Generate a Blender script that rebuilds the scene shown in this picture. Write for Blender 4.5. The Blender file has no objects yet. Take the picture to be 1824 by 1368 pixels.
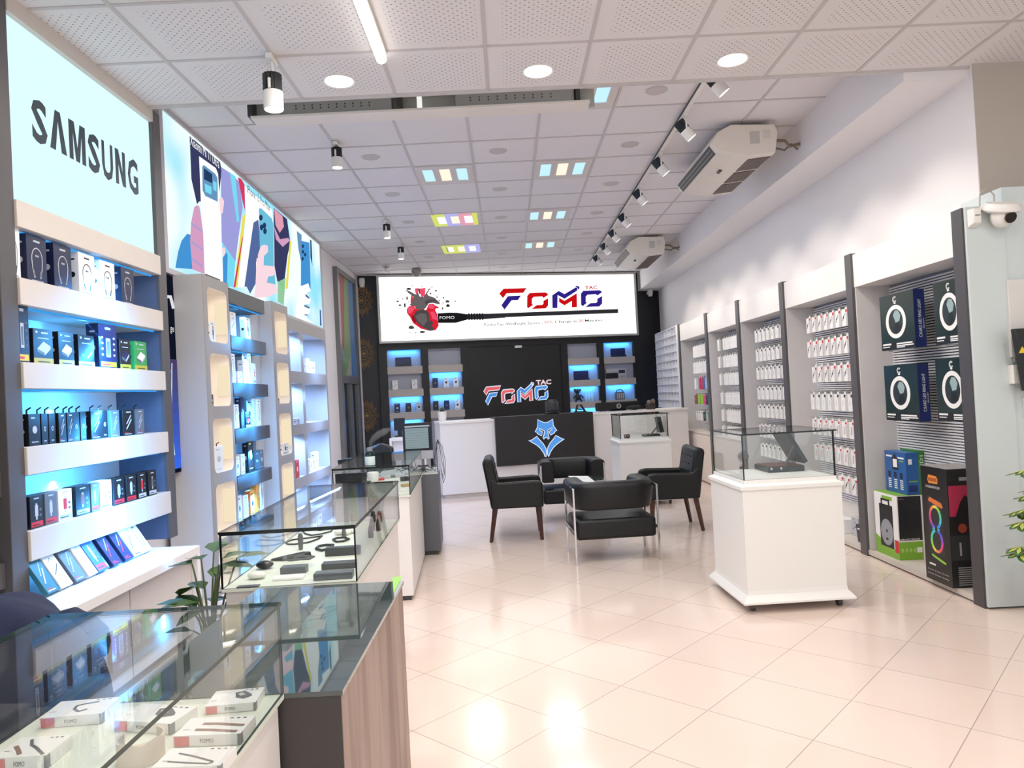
import bpy, bmesh, math, random
from mathutils import Matrix, Vector
random.seed(7)
SC = bpy.context.scene
COL = SC.collection
PI = math.pi

# ---------------------------------------------------------------- camera (solved from the photograph, 1824 x 1368)
F, CX, CY, HC = 1290.0, 912.0, 684.0, 1.40
_d = Vector(((905-CX)/F, (702-CY)/F, 1.0)).normalized()
_g = Vector((0.051, 1.0, 0.0)); _g.z = -(_g.x*_d.x+_g.y*_d.y)/_d.z; _g.normalize()
_u = -_g; _r = _d.cross(_u)
if _r.x < 0: _r = -_r
M3 = Matrix((_r, _d, _u))                      # camera (right, down, forward) -> world
cam_d = bpy.data.cameras.new('camera'); cam = bpy.data.objects.new('camera', cam_d); COL.objects.link(cam)
cam_d.sensor_width = 36.0; cam_d.lens = F/1824*36.0; cam_d.clip_start = 0.02; cam_d.clip_end = 100
cr, cu, cb = M3 @ Vector((1,0,0)), M3 @ Vector((0,-1,0)), M3 @ Vector((0,0,-1))
cam.matrix_world = Matrix(((cr.x,cu.x,cb.x,0),(cr.y,cu.y,cb.y,0),(cr.z,cu.z,cb.z,HC),(0,0,0,1)))
SC.camera = cam

# ---------------------------------------------------------------- daylight through the open shop front, exposure
w = bpy.data.worlds.new('daylight'); SC.world = w; w.use_nodes = True
w.node_tree.nodes['Background'].inputs[0].default_value = (0.93, 0.97, 1.0, 1)
w.node_tree.nodes['Background'].inputs[1].default_value = 1.25
SC.view_settings.view_transform = 'Standard'; SC.view_settings.look = 'None'
SC.view_settings.exposure = 0.0; SC.view_settings.gamma = 1.0; SC.view_settings.use_curve_mapping = False
SC.cycles.use_denoising = True
SC.cycles.transparent_max_bounces = 32
SC.cycles.max_bounces = 10
SC.cycles.sample_clamp_indirect = 6.0
SPOT_W, DOWN_W, CELL_W, BLUE_W, WARM_W = 54.0, 13.0, 12.0, 1.0, 0.24

# ---------------------------------------------------------------- measuring: photo pixel -> point on a real plane
def ray(x, y): return M3 @ Vector(((x-CX)/F, (y-CY)/F, 1.0))
EYE = Vector((0, 0, HC))
def onP(x, y, p0, n):
    v = ray(x, y); p0 = Vector(p0); n = Vector(n)
    return EYE + v*((p0-EYE).dot(n)/v.dot(n))
def onX(x, y, X): return onP(x, y, (X,0,0), (1,0,0))
def onY(x, y, Y): return onP(x, y, (0,Y,0), (0,1,0))
def onZ(x, y, Z): return onP(x, y, (0,0,Z), (0,0,1))

# ---------------------------------------------------------------- materials
def lin(c):
    c = c/255.0
    return c/12.92 if c <= 0.04045 else ((c+0.055)/1.055)**2.4
def rgb(r, g, b): return (lin(r), lin(g), lin(b), 1.0)
_mats = {}
def mat(name, c, rough=0.5, metal=0.0, spec=0.5, var=0.04, scale=9.0, bump=0.0, coat=0.0, emit=0.0):
    if name in _mats: return _mats[name]
    m = bpy.data.materials.new(name); m.use_nodes = True; nt = m.node_tree; b = nt.nodes['Principled BSDF']
    b.inputs['Roughness'].default_value = rough; b.inputs['Metallic'].default_value = metal
    b.inputs['Specular IOR Level'].default_value = spec; b.inputs['Coat Weight'].default_value = coat
    tc = nt.nodes.new('ShaderNodeTexCoord'); nz = nt.nodes.new('ShaderNodeTexNoise')
    nz.inputs['Scale'].default_value = scale; nz.inputs['Detail'].default_value = 3
    nt.links.new(tc.outputs['Object'], nz.inputs['Vector'])
    mx = nt.nodes.new('ShaderNodeMix'); mx.data_type = 'RGBA'
    col = rgb(*c)
    mx.inputs[6].default_value = tuple(max(0, k*(1-var)) for k in col[:3])+(1,)
    mx.inputs[7].default_value = tuple(min(1, k*(1+var)) for k in col[:3])+(1,)
    nt.links.new(nz.outputs['Fac'], mx.inputs[0]); nt.links.new(mx.outputs[2], b.inputs['Base Color'])
    if bump:
        bp = nt.nodes.new('ShaderNodeBump'); bp.inputs['Strength'].default_value = bump; bp.inputs['Distance'].default_value = 0.01
        nt.links.new(nz.outputs['Fac'], bp.inputs['Height']); nt.links.new(bp.outputs[0], b.inputs['Normal'])
    if emit:
        nt.links.new(mx.outputs[2], b.inputs['Emission Color']); b.inputs['Emission Strength'].default_value = emit
    _mats[name] = m; return m
def emi(name, c, s=1.0):
    if name in _mats: return _mats[name]
    m = bpy.data.materials.new(name); m.use_nodes = True; nt = m.node_tree; nt.nodes.clear()
    o = nt.nodes.new('ShaderNodeOutputMaterial'); e = nt.nodes.new('ShaderNodeEmission')
    e.inputs[0].default_value = rgb(*c); e.inputs[1].default_value = s
    nt.links.new(e.outputs[0], o.inputs[0]); _mats[name] = m; return m
def thin_glass(name, tint, k=1.0, base=0.04):
    m = bpy.data.materials.new(name); m.use_nodes = True; nt = m.node_tree; nt.nodes.clear(); L = nt.links.new
    o = nt.nodes.new('ShaderNodeOutputMaterial'); t = nt.nodes.new('ShaderNodeBsdfTransparent'); g = nt.nodes.new('ShaderNodeBsdfGlossy')
    g.inputs['Roughness'].default_value = 0.0; t.inputs[0].default_value = tint
    lw = nt.nodes.new('ShaderNodeLayerWeight'); lw.inputs['Blend'].default_value = 0.5
    p = nt.nodes.new('ShaderNodeMath'); p.operation = 'POWER'; p.inputs[1].default_value = 5.2
    a = nt.nodes.new('ShaderNodeMath'); a.operation = 'MULTIPLY_ADD'; a.inputs[1].default_value = 0.9*k; a.inputs[2].default_value = base*k
    mx = nt.nodes.new('ShaderNodeMixShader')
    L(lw.outputs['Facing'], p.inputs[0]); L(p.outputs[0], a.inputs[0]); L(a.outputs[0], mx.inputs[0])
    L(t.outputs[0], mx.inputs[1]); L(g.outputs[0], mx.inputs[2]); L(mx.outputs[0], o.inputs[0])
    return m
GLASS = thin_glass('clear_glass', (0.968, 0.982, 0.975, 1))
EDGE = mat('glass_edge', (38, 62, 56), 0.15)
BEDGE = mat('black_glass_edge', (16, 20, 20), 0.2)
WHITE = mat('white_laminate', (236, 231, 228), 0.35, var=0.015)
CREAM = mat('cream_laminate', (208, 198, 189), 0.45, var=0.02)
GREY = mat('charcoal_laminate', (84, 80, 80), 0.4, var=0.05)
GREYD = mat('dark_grey_laminate', (72, 69, 70), 0.4, var=0.05)
TAUPE = mat('taupe_laminate', (160, 154, 150), 0.45, var=0.03)
LGREY = mat('light_grey_laminate', (205, 203, 203), 0.45, var=0.02)
BLACK = mat('black_laminate', (22, 21, 22), 0.45, var=0.08)
BLK = mat('black_print', (22, 22, 25), 0.35, var=0.1)
INK = mat('dark_ink', (48, 50, 56), 0.5)
PW = mat('white_card', (240, 238, 236), 0.4, var=0.01)
RED = mat('red_print', (205, 40, 50), 0.4)
CHROME = mat('chrome', (205, 205, 208), 0.12, 1.0)
STEEL = mat('galvanised_steel', (178, 178, 172), 0.4, 0.25, var=0.1)
LEATHER = mat('black_leather', (15, 16, 17), 0.40, spec=0.4, var=0.15, scale=60, bump=0.15)
WOODB = mat('dark_brown_wood', (74, 45, 34), 0.4, var=0.2, scale=30)
WPLAST = mat('white_plastic', (232, 229, 224), 0.35, var=0.01)
BPLAST = mat('black_plastic', (20, 20, 22), 0.35, var=0.08)
BACKW = mat('white_back_board', (232, 235, 238), 0.5, var=0.01)
NAVY = mat('navy_fabric', (32, 40, 70), 0.85, var=0.25, scale=30, bump=0.3)
YEL = mat('yellow_print', (225, 195, 40), 0.4)
LAMP = emi('lamp_lens', (255, 247, 232), 6.0)
LEDB = emi('blue_led', (60, 170, 255), 0.9)
LEDW = emi('warm_led', (252, 234, 200), 0.95)

# ---------------------------------------------------------------- mesh builder
WM = {}
_font = {}
def text_geo(s, bold):
    k = (s, bold)
    if k not in _font:
        cu = bpy.data.curves.new('lettering', 'FONT'); cu.body = s; cu.size = 1.0; cu.offset = bold; cu.resolution_u = 2
        ob = bpy.data.objects.new('lettering', cu); me = ob.to_mesh()
        vs = [(v.co.x, v.co.y) for v in me.vertices]; fs = [tuple(p.vertices) for p in me.polygons]
        ob.to_mesh_clear(); bpy.data.objects.remove(ob); bpy.data.curves.remove(cu)
        _font[k] = (vs, fs)
    return _font[k]
class MB:
    def __init__(s, M=None): s.v = []; s.f = []; s.m = []; s.M = M
    def add(s, vs, fs, mi=0):
        o = len(s.v)
        for p in vs:
            p = Vector(p); s.v.append(s.M @ p if s.M else p)
        for i, f in enumerate(fs):
            s.f.append([o+k for k in f]); s.m.append(mi[i] if isinstance(mi, (list, tuple)) else mi)
        return s
    def box(s, x0, x1, y0, y1, z0, z1, mi=0, T=None):
        vs = [(x,y,z) for z in (z0,z1) for y in (y0,y1) for x in (x0,x1)]
        if T: vs = [T @ Vector(v) for v in vs]
        return s.add(vs, [(0,2,3,1),(4,5,7,6),(0,1,5,4),(2,6,7,3),(0,4,6,2),(1,3,7,5)], mi)
    def pane(s, x0, x1, y0, y1, z0, z1, g=0, e=1):
        d = (x1-x0, y1-y0, z1-z0); a = d.index(min(d))
        mi = {0:[e,e,e,e,g,g], 1:[e,e,g,g,e,e], 2:[g,g,e,e,e,e]}[a]
        return s.box(x0,x1,y0,y1,z0,z1,mi)
    def poly(s, pts, mi=0): return s.add(pts, [tuple(range(len(pts)))], mi)
    def prism(s, a, b, mi=0, side=None):
        n = len(a); side = mi if side is None else side
        return s.add(list(a)+list(b), [tuple(range(n)), tuple(range(2*n-1, n-1, -1))]+[(i,(i+1)%n,n+(i+1)%n,n+i) for i in range(n)], [mi,mi]+[side]*n)
    def rings(s, R, mi=0, closed=False, caps=True, wrap=True):
        n = len(R[0]); vs = [p for r in R for p in r]; fs = []; k = len(R)
        for i in range(k if closed else k-1):
            for j in range(n if wrap else n-1):
                a, b = i*n+j, i*n+(j+1)%n; c, d = ((i+1)%k)*n+(j+1)%n, ((i+1)%k)*n+j
                fs.append((a,b,c,d))
        if caps and not closed: fs += [tuple(range(n-1,-1,-1)), tuple(range((k-1)*n, k*n))]
        return s.add(vs, fs, mi)
    def tube(s, P, r, n=8, mi=0, closed=False, caps=True):
        P = [Vector(p) for p in P]; k = len(P); R = []; up = None
        for i, p in enumerate(P):
            if closed: t = P[(i+1)%k]-P[i-1]
            else: t = P[min(i+1,k-1)]-P[max(i-1,0)]
            if t.length < 1e-9: t = Vector((0,0,1))
            t.normalize()
            if up is None: up = Vector((0,0,1)) if abs(t.z) < .9 else Vector((1,0,0))
            x = up.cross(t); x = x.normalized() if x.length > 1e-6 else t.orthogonal().normalized()
            y = t.cross(x); up = y
            rr = r[i] if isinstance(r, (list,tuple)) else r
            R.append([p+x*math.cos(2*PI*j/n)*rr+y*math.sin(2*PI*j/n)*rr for j in range(n)])
        return s.rings(R, mi, closed, caps)
    def lathe(s, prof, o=(0,0,0), n=20, mi=0, T=None, caps=True):
        R = []
        for r, z in prof:
            ring = [Vector((r*math.cos(2*PI*j/n), r*math.sin(2*PI*j/n), z)) for j in range(n)]
            R.append([(T @ p if T else p)+Vector(o) for p in ring])
        return s.rings(R, mi, False, caps)
    def blob(s, o, rx, ry, rz, mi=0, n=16, k=9, T=None):
        R = []
        for i in range(k):
            a = -PI/2+PI*(i+.5)/k if False else -PI/2+PI*(0.02+0.96*i/(k-1))
            R.append([(rx*math.cos(a)*math.cos(2*PI*j/n), ry*math.cos(a)*math.sin(2*PI*j/n), rz*math.sin(a)) for j in range(n)])
        R = [[(T @ Vector(p) if T else Vector(p))+Vector(o) for p in r] for r in R]
        return s.rings(R, mi)
    def text(s, t, O, U, V, h, mi=0, wd=None, al='l', bold=0.0):
        vs, fs = text_geo(t, bold); O, U, V = Vector(O), Vector(U).normalized(), Vector(V).normalized()
        x0 = min(v[0] for v in vs); x1 = max(v[0] for v in vs); k = h/0.72; kx = wd/(x1-x0) if wd else k
        off = {'l':0, 'c':-(x1-x0)*kx/2, 'r':-(x1-x0)*kx}[al]
        return s.add([O+U*((x-x0)*kx+off)+V*(y*k) for x, y in vs], fs, mi)
    def build(s, name, mats, parent=None, local=False, bevel=0.0, seg=2, smooth=True, angle=0.7):
        me = bpy.data.meshes.new(name); vs = s.v
        if parent is not None and not local:
            iv = WM[parent.name].inverted(); vs = [iv @ v for v in vs]
        me.from_pydata([tuple(v) for v in vs], [], s.f)
        for m in (mats if isinstance(mats, (list,tuple)) else [mats]): me.materials.append(m)
        me.polygons.foreach_set('material_index', s.m)
        bm = bmesh.new(); bm.from_mesh(me); bmesh.ops.recalc_face_normals(bm, faces=bm.faces); bm.to_mesh(me); bm.free()
        if smooth:
            me.polygons.foreach_set('use_smooth', [True]*len(me.polygons)); me.set_sharp_from_angle(angle=angle)
        o = bpy.data.objects.new(name, me); COL.objects.link(o)
        if parent is not None:
            o.parent = parent; WM[o.name] = WM[parent.name].copy()
        else: WM[o.name] = Matrix()
        if bevel:
            b = o.modifiers.new('bevel', 'BEVEL'); b.width = bevel; b.segments = seg; b.limit_method = 'ANGLE'; b.angle_limit = 0.6; b.harden_normals = False
        return o
def thing(name, label, cat, loc=(0,0,0), rz=0.0, group=None):
    o = bpy.data.objects.new(name, None); COL.objects.link(o); o.empty_display_size = 0.1
    o.location = loc; o.rotation_euler = (0,0,rz)
    WM[o.name] = Matrix.Translation(Vector(loc)) @ Matrix.Rotation(rz, 4, 'Z')
    return tag(o, label, cat, group)
def tag(o, label, cat, group=None):
    o['label'] = label; o['category'] = cat
    if group: o['group'] = group
    return o
def struct(o, label=None, cat=None):
    o['kind'] = 'structure'
    if label: o['label'] = label; o['category'] = cat
    return o
def recentre(o, p):
    """move a single-mesh thing's origin to p, its base"""
    p = Vector(p); o.data.transform(Matrix.Translation(-p)); o.location = p; WM[o.name] = Matrix.Translation(p); return o
def solo(mb, name, mats, label, cat, group=None, base=None, **k):
    o = mb.build(name, mats, **k); tag(o, label, cat, group)
    xs = [v.co for v in o.data.vertices]
    if base is None:
        base = (sum(v.x for v in xs)/len(xs), sum(v.y for v in xs)/len(xs), min(v.z for v in xs))
    return recentre(o, base)
def dup(root, loc=None, rz=None, label=None, group=None):
    r = root.copy(); COL.objects.link(r); WM[r.name] = Matrix()
    if loc is not None: r.location = loc
    if rz is not None: r.rotation_euler = (0,0,rz)
    WM[r.name] = Matrix.Translation(r.location) @ r.rotation_euler.to_matrix().to_4x4()
    if label: r['label'] = label
    if group: r['group'] = group
    for ch in list(root.children):
        c = ch.copy(); COL.objects.link(c); c.parent = r
        for g in ch.children:
            d = g.copy(); COL.objects.link(d); d.parent = c
    return r
def area(parent, p, sx, sy, W, c, direction=(0,0,-1), spread=PI):
    l = bpy.data.lights.new('lamp_light', 'AREA'); l.shape = 'RECTANGLE'; l.size = sx; l.size_y = sy; l.energy = W; l.color = c; l.spread = spread
    o = bpy.data.objects.new('lamp_light', l); COL.objects.link(o)
    q = Vector(direction).to_track_quat('-Z', 'Y'); MW = Matrix.Translation(Vector(p)) @ q.to_matrix().to_4x4()
    if parent is not None: o.parent = parent; MW = WM[parent.name].inverted() @ MW
    o.matrix_local = MW; return o
def spot(parent, p, d, W, c, ang=1.2, blend=0.6, r=0.03):
    l = bpy.data.lights.new('lamp_light', 'SPOT'); l.energy = W; l.color = c; l.spot_size = ang; l.spot_blend = blend; l.shadow_soft_size = r
    o = bpy.data.objects.new('lamp_light', l); COL.objects.link(o)
    MW = Matrix.Translation(Vector(p)) @ Vector(d).to_track_quat('-Z','Y').to_matrix().to_4x4()
    if parent is not None: o.parent = parent; MW = WM[parent.name].inverted() @ MW
    o.matrix_local = MW; return o
ORD = ['first','second','third','fourth','fifth','sixth','seventh','eighth','ninth','tenth','eleventh','twelfth']
# ================================================================= SETTING
def math_node(nt, op, a, b=None, c=None):
    n = nt.nodes.new('ShaderNodeMath'); n.operation = op
    for i, k in enumerate((a, b, c)):
        if k is None: continue
        if isinstance(k, (int, float)): n.inputs[i].default_value = k
        else: nt.links.new(k, n.inputs[i])
    return n.outputs[0]
def floor_mat():
    m = bpy.data.materials.new('polished_floor_tile'); m.use_nodes = True; nt = m.node_tree; b = nt.nodes['Principled BSDF']; L = nt.links.new
    tc = nt.nodes.new('ShaderNodeTexCoord'); sp = nt.nodes.new('ShaderNodeSeparateXYZ'); L(tc.outputs['Object'], sp.inputs[0])
    x, y = sp.outputs[0], sp.outputs[1]
    def ax(a, b_, off):
        t = math_node(nt, 'MULTIPLY_ADD', x, a, math_node(nt, 'MULTIPLY_ADD', y, b_, -off))
        return math_node(nt, 'DIVIDE', t, 0.446)
    t1, t2 = ax(-.731, .682, 1.11), ax(.682, .731, 2.374)
    def edge(t):
        return math_node(nt, 'LESS_THAN', math_node(nt, 'ABSOLUTE', math_node(nt, 'SUBTRACT', math_node(nt, 'FRACT', math_node(nt, 'ADD', t, 0.5)), 0.5)), 0.0045)
    g = math_node(nt, 'MAXIMUM', edge(t1), edge(t2))
    cv = nt.nodes.new('ShaderNodeCombineXYZ'); L(math_node(nt, 'FLOOR', t1), cv.inputs[0]); L(math_node(nt, 'FLOOR', t2), cv.inputs[1])
    wn = nt.nodes.new('ShaderNodeTexWhiteNoise'); L(cv.outputs[0], wn.inputs[0])
    nz = nt.nodes.new('ShaderNodeTexNoise'); nz.inputs['Scale'].default_value = 2.2; nz.inputs['Detail'].default_value = 6; L(tc.outputs['Object'], nz.inputs['Vector'])
    f = math_node(nt, 'ADD', math_node(nt, 'MULTIPLY', wn.outputs[0], 0.45), math_node(nt, 'MULTIPLY', nz.outputs['Fac'], 0.55))
    mx = nt.nodes.new('ShaderNodeMix'); mx.data_type = 'RGBA'; mx.inputs[6].default_value = rgb(222,202,190); mx.inputs[7].default_value = rgb(232,214,202); L(f, mx.inputs[0])
    m2 = nt.nodes.new('ShaderNodeMix'); m2.data_type = 'RGBA'; L(mx.outputs[2], m2.inputs[6]); m2.inputs[7].default_value = rgb(176,160,150); L(g, m2.inputs[0])
    L(m2.outputs[2], b.inputs['Base Color'])
    r = math_node(nt, 'MULTIPLY_ADD', nz.outputs['Fac'], 0.06, 0.10); L(r, b.inputs['Roughness'])
    b.inputs['Specular IOR Level'].default_value = 0.5
    return m
def perforated_mat():
    m = bpy.data.materials.new('perforated_ceiling_tile'); m.use_nodes = True; nt = m.node_tree; b = nt.nodes['Principled BSDF']; L = nt.links.new
    tc = nt.nodes.new('ShaderNodeTexCoord'); sp = nt.nodes.new('ShaderNodeSeparateXYZ'); L(tc.outputs['Object'], sp.inputs[0])
    fx = math_node(nt, 'FRACT', math_node(nt, 'DIVIDE', math_node(nt, 'ADD', sp.outputs[0], 30.03-.13), .598))
    fy = math_node(nt, 'FRACT', math_node(nt, 'DIVIDE', math_node(nt, 'ADD', sp.outputs[1], 59.0-4.653), .59))
    def inside(f): return math_node(nt, 'LESS_THAN', math_node(nt, 'ABSOLUTE', math_node(nt, 'SUBTRACT', f, 0.5)), 0.385)
    N = 13.0
    def lattice(o):
        a = math_node(nt, 'SUBTRACT', math_node(nt, 'FRACT', math_node(nt, 'MULTIPLY_ADD', fx, N, o)), 0.5)
        c = math_node(nt, 'SUBTRACT', math_node(nt, 'FRACT', math_node(nt, 'MULTIPLY_ADD', fy, N, o)), 0.5)
        d = math_node(nt, 'ADD', math_node(nt, 'MULTIPLY', a, a), math_node(nt, 'MULTIPLY', c, c))
        return math_node(nt, 'LESS_THAN', d, 0.011)
    dots = math_node(nt, 'MULTIPLY', math_node(nt, 'MAXIMUM', lattice(0.0), lattice(0.5)), math_node(nt, 'MULTIPLY', inside(fx), inside(fy)))
    mx = nt.nodes.new('ShaderNodeMix'); mx.data_type = 'RGBA'; mx.inputs[6].default_value = rgb(226,221,220); mx.inputs[7].default_value = rgb(150,146,146); L(dots, mx.inputs[0])
    L(mx.outputs[2], b.inputs['Base Color']); b.inputs['Roughness'].default_value = 0.8
    return m
WALLW = mat('white_wall_paint', (232,228,228), 0.7, var=0.012, scale=3)
CEILM = mat('plain_ceiling_tile', (226,221,222), 0.85, var=0.02, scale=40, bump=0.03)
TBAR = mat('ceiling_tee_bar', (198,192,190), 0.5, var=0.02)
DARKTRIM = mat('dark_trim', (60,56,56), 0.7)  # dark colour of the bay toe kicks
BLACKW = mat('black_wall', (14, 14, 17), 0.45, var=0.1)
NAVYW = mat('black_navy_wallpaper', (11, 13, 22), 0.4, var=0.2)
BEIGEW = mat('beige_grey_wall', (186,176,166), 0.7, var=0.02)
PALEB = mat('pale_grey_blue_panel', (205,214,214), 0.5, var=0.02, scale=2)
BK = Matrix.Translation((-2.243, 12.9, 0)) @ Matrix.Rotation(math.radians(13.2), 4, 'Z')
CT = Matrix.Translation((-.958, 9.956, 0)) @ Matrix.Rotation(math.radians(13.2), 4, 'Z')
struct(MB().box(-2.75, 7.0, -1.6, 15.2, -0.1, 0).build('floor', floor_mat(), smooth=False))
struct(MB().box(-2.75, 7.0, -1.6, 4.653, 3.37, 3.45).build('ceiling', perforated_mat(), smooth=False))
struct(MB().box(-2.75, 3.2, 4.653, 15.2, 3.66, 3.74).build('ceiling.001', CEILM, smooth=False))
struct(MB().box(-2.75, 3.2, 4.62, 4.653, 3.45, 3.66).build('trim_1', WALLW, smooth=False))
struct(MB().box(-2.5, 3.3, 4.640, 4.668, 3.355, 3.372).build('trim_2', TBAR, smooth=False))
g = MB()
for k in range(-4, 12): g.box(-.03+.598*k-.010, -.03+.598*k+.010, -1.6, 4.65, 3.364, 3.3702)
for k in range(1, 11): g.box(-2.45, 7, 4.653-.59*k-.010, 4.653-.59*k+.010, 3.365, 3.3702)
struct(g.build('trim_3', TBAR, smooth=False))
g = MB()
for k in range(-4, 6): g.box(-.222+.594*k-.011, -.222+.594*k+.011, 4.66, 14.6, 3.653, 3.6602)
for k in range(0, 15): g.box(-2.55, 2.67, 5.16+.62*k-.010, 5.16+.62*k+.010, 3.654, 3.6602)
struct(g.build('trim_4', TBAR, smooth=False))
struct(MB().box(-2.75, -2.60, -1.6, 13.0, 0, 3.74).build('wall_left', WALLW, smooth=False))
struct(MB().box(3.09, 3.2, 4.62, 15.2, 0, 3.74).build('wall_right', WALLW, smooth=False))
# the lowered soffit along the right wall
struct(MB().box(2.67, 3.09, 4.66, 15.0, 3.30, 3.66).build('trim_5', WALLW, smooth=False))
struct(MB(BK).box(-.75, 5.75, .20, .32, 0, 3.74).build('wall_back', NAVYW, smooth=False))
struct(MB().box(3.2, 7.0, 4.62, 4.75, 0, 3.45).build('wall_front', BEIGEW, smooth=False))
struct(MB().box(2.966, 7.0, 4.24, 4.619, 0, 2.47).build('wall_front.001', PALEB, smooth=False))
struct(MB().box(3.0905, 7.0, 4.61, 4.6199, 2.47, 3.37).build('wall_front.002', BEIGEW, smooth=False))
struct(MB().box(6.9, 7.0, -1.6, 4.24, 0, 3.45).build('wall_right.001', WALLW, smooth=False))
# glazed frame with old posters at the far end of the left wall
WFR = mat('grey_aluminium', (128,126,124), 0.35, 0.6)
wf = struct(MB().box(-2.60,-2.53,11.12,11.24,0,3.5).box(-2.60,-2.53,12.38,12.50,0,3.5).box(-2.60,-2.53,11.24,12.38,3.42,3.5)
    .box(-2.60,-2.53,11.24,12.38,1.70,1.82).box(-2.60,-2.53,11.78,11.84,0,1.7).build('window_1', WFR, smooth=False))
def on(x): return lambda y, z: (x, y, z)
q = on(-2.562)
pb = MB().box(-2.58,-2.565,11.24,12.38,1.82,3.42,0)
for pts, mi in ((((11.24,3.42),(11.75,3.42),(11.5,2.2),(11.24,2.4)),1), (((11.75,3.42),(12.0,3.42),(11.95,2.2),(11.6,1.82),(11.45,1.9)),2),
                (((12.0,3.42),(12.38,3.42),(12.38,1.82),(12.0,1.82)),3), (((11.24,2.3),(11.48,2.15),(11.5,1.82),(11.24,1.82)),2)):
    pb.poly([q(*p) for p in pts], mi)
pb.build('poster_pane', [mat('poster_grey',(150,150,150)), mat('poster_red',(150,52,60)), mat('poster_green',(110,140,80)), mat('poster_blue',(70,110,160))], wf, smooth=False)
MB().box(-2.585,-2.57,11.24,12.38,0,1.70).build('dark_pane', mat('dark_window',(52,54,58),0.1), wf, smooth=False)
# gold rosettes on the dark back wall
GOLD = mat('gold_ornament', (150,114,66), 0.5, 0.3, var=0.2)
def medallion(u, z, lab):
    m = MB(BK); R = 0.235; c = lambda r, a: (u+r*.9*math.cos(a), .194, z+r*1.3*math.sin(a))
    for r, n in ((.05,24),(.085,24)): m.tube([c(r, 2*PI*i/n) for i in range(n)], .007, 5, closed=True)
    for k in range(12):
        a = 2*PI*k/12
        m.tube([c(.09,a),c(.14,a+.16),c(.19,a+.13),c(.225,a),c(.19,a-.13),c(.14,a-.16)], .006, 5, closed=True)
        m.tube([c(.12,a),c(.17,a),c(.20,a)], [.003,.006,.002], 5)
        b = a+PI/12
        m.tube([c(.13,b),c(.17,b+.06),c(.195,b),c(.17,b-.06)], .004, 5, closed=True)
    m.lathe([(0.0,.0),(.035,.0),(.02,.012),(0,.014)], (u,.199,z), 12, T=Matrix.Rotation(PI/2,3,'X'))
    solo(m, 'wall_medallion', GOLD, lab, 'wall ornament', 'gold rosettes on the dark wall')
medallion(-.27, 3.22, 'gold floral rosette at the top of the dark back wall')
medallion(-.28, 2.26, 'gold floral rosette midway up the dark back wall')
medallion(-.27, 1.14, 'gold floral rosette low on the dark wall behind the glass counter')

# ================================================================= CEILING LAMPS AND FITTINGS
WARM = (1.0, 0.89, 0.77); NEUT = (1.0, 0.96, 0.92); COOL = (0.86, 0.93, 1.0)
def downlight(x, y, z, on_, label, group):
    t = thing('recessed_downlight', label, 'ceiling light', (x,y,z), 0, group)
    m = MB().lathe([(.085,0),(.095,-.004),(.097,-.001),(.097,.0),(.085,.0)], n=28, caps=False); m.build('trim_ring', WPLAST, t, local=True)
    m = MB().lathe([(.0,-.002),(.084,-.002)], n=28, caps=False); m.build('lens', LAMP if on_ else mat('unlit_lens',(196,186,184),0.5), t, local=True)
    if on_: area(t, (x,y,z-.02), .12, .12, DOWN_W, (1.0,.935,.865))
for (x,y), l in zip(((-.938,4.426),(.284,4.42),(1.475,4.393)), ('beside the long tube lamp','middle of the three','by the track spotlights')):
    downlight(x, y, 3.3695, True, 'lit round downlight in the perforated ceiling, '+l, 'lit downlights in the perforated ceiling')
for i, (x, y) in enumerate(((-.94,2.0),(.28,2.0),(1.475,2.0),(2.67,2.0),(.28,0.2),(1.475,0.2),(2.67,.2))):  # unseen rows, added to brighten the floor and faces near the camera
    downlight(x, y, 3.3695, True, ['unseen added downlight, front row above the nearest counter','unseen added downlight, front row over the walkway','unseen added downlight, front row before the pedestal','unseen added downlight, front row by the pale wall','unseen added downlight, entrance row over the walkway','unseen added downlight, entrance row in the middle','unseen added downlight, entrance row by the pale wall'][i], 'lit downlights in the perforated ceiling')
for c, (x, nm) in enumerate(((-1.16,'the row by the posters'),(.02,'the middle row'),(1.25,'the row by the track spotlights'))):
    for i, y in enumerate((5.5,6.7,7.95,9.23,10.42,11.62,12.9)):
        if c < 2 and i == 0: continue
        if c != 1 and i == 6: continue
        downlight(x, y, 3.6595, False, f'unlit downlight, {ORD[i if c==2 else i-1]} from the front in {nm}', 'unlit downlights in the plain ceiling')
t = thing('tube_lamp', 'long bright white tube lamp on the perforated ceiling', 'ceiling light', (-.62,3.2,3.37))
MB().box(-.655,-.585,2.3,4.08,3.345,3.37).build('mount', WPLAST, t, bevel=.004)
MB().tube([(-.62,2.3,3.335),(-.62,4.085,3.335)], .03, 12).build('tube', emi('tube_glow',(255,252,246),5.0), t)
area(t, (-.62,3.2,3.29), .06, 1.7, 36, NEUT)
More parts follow.
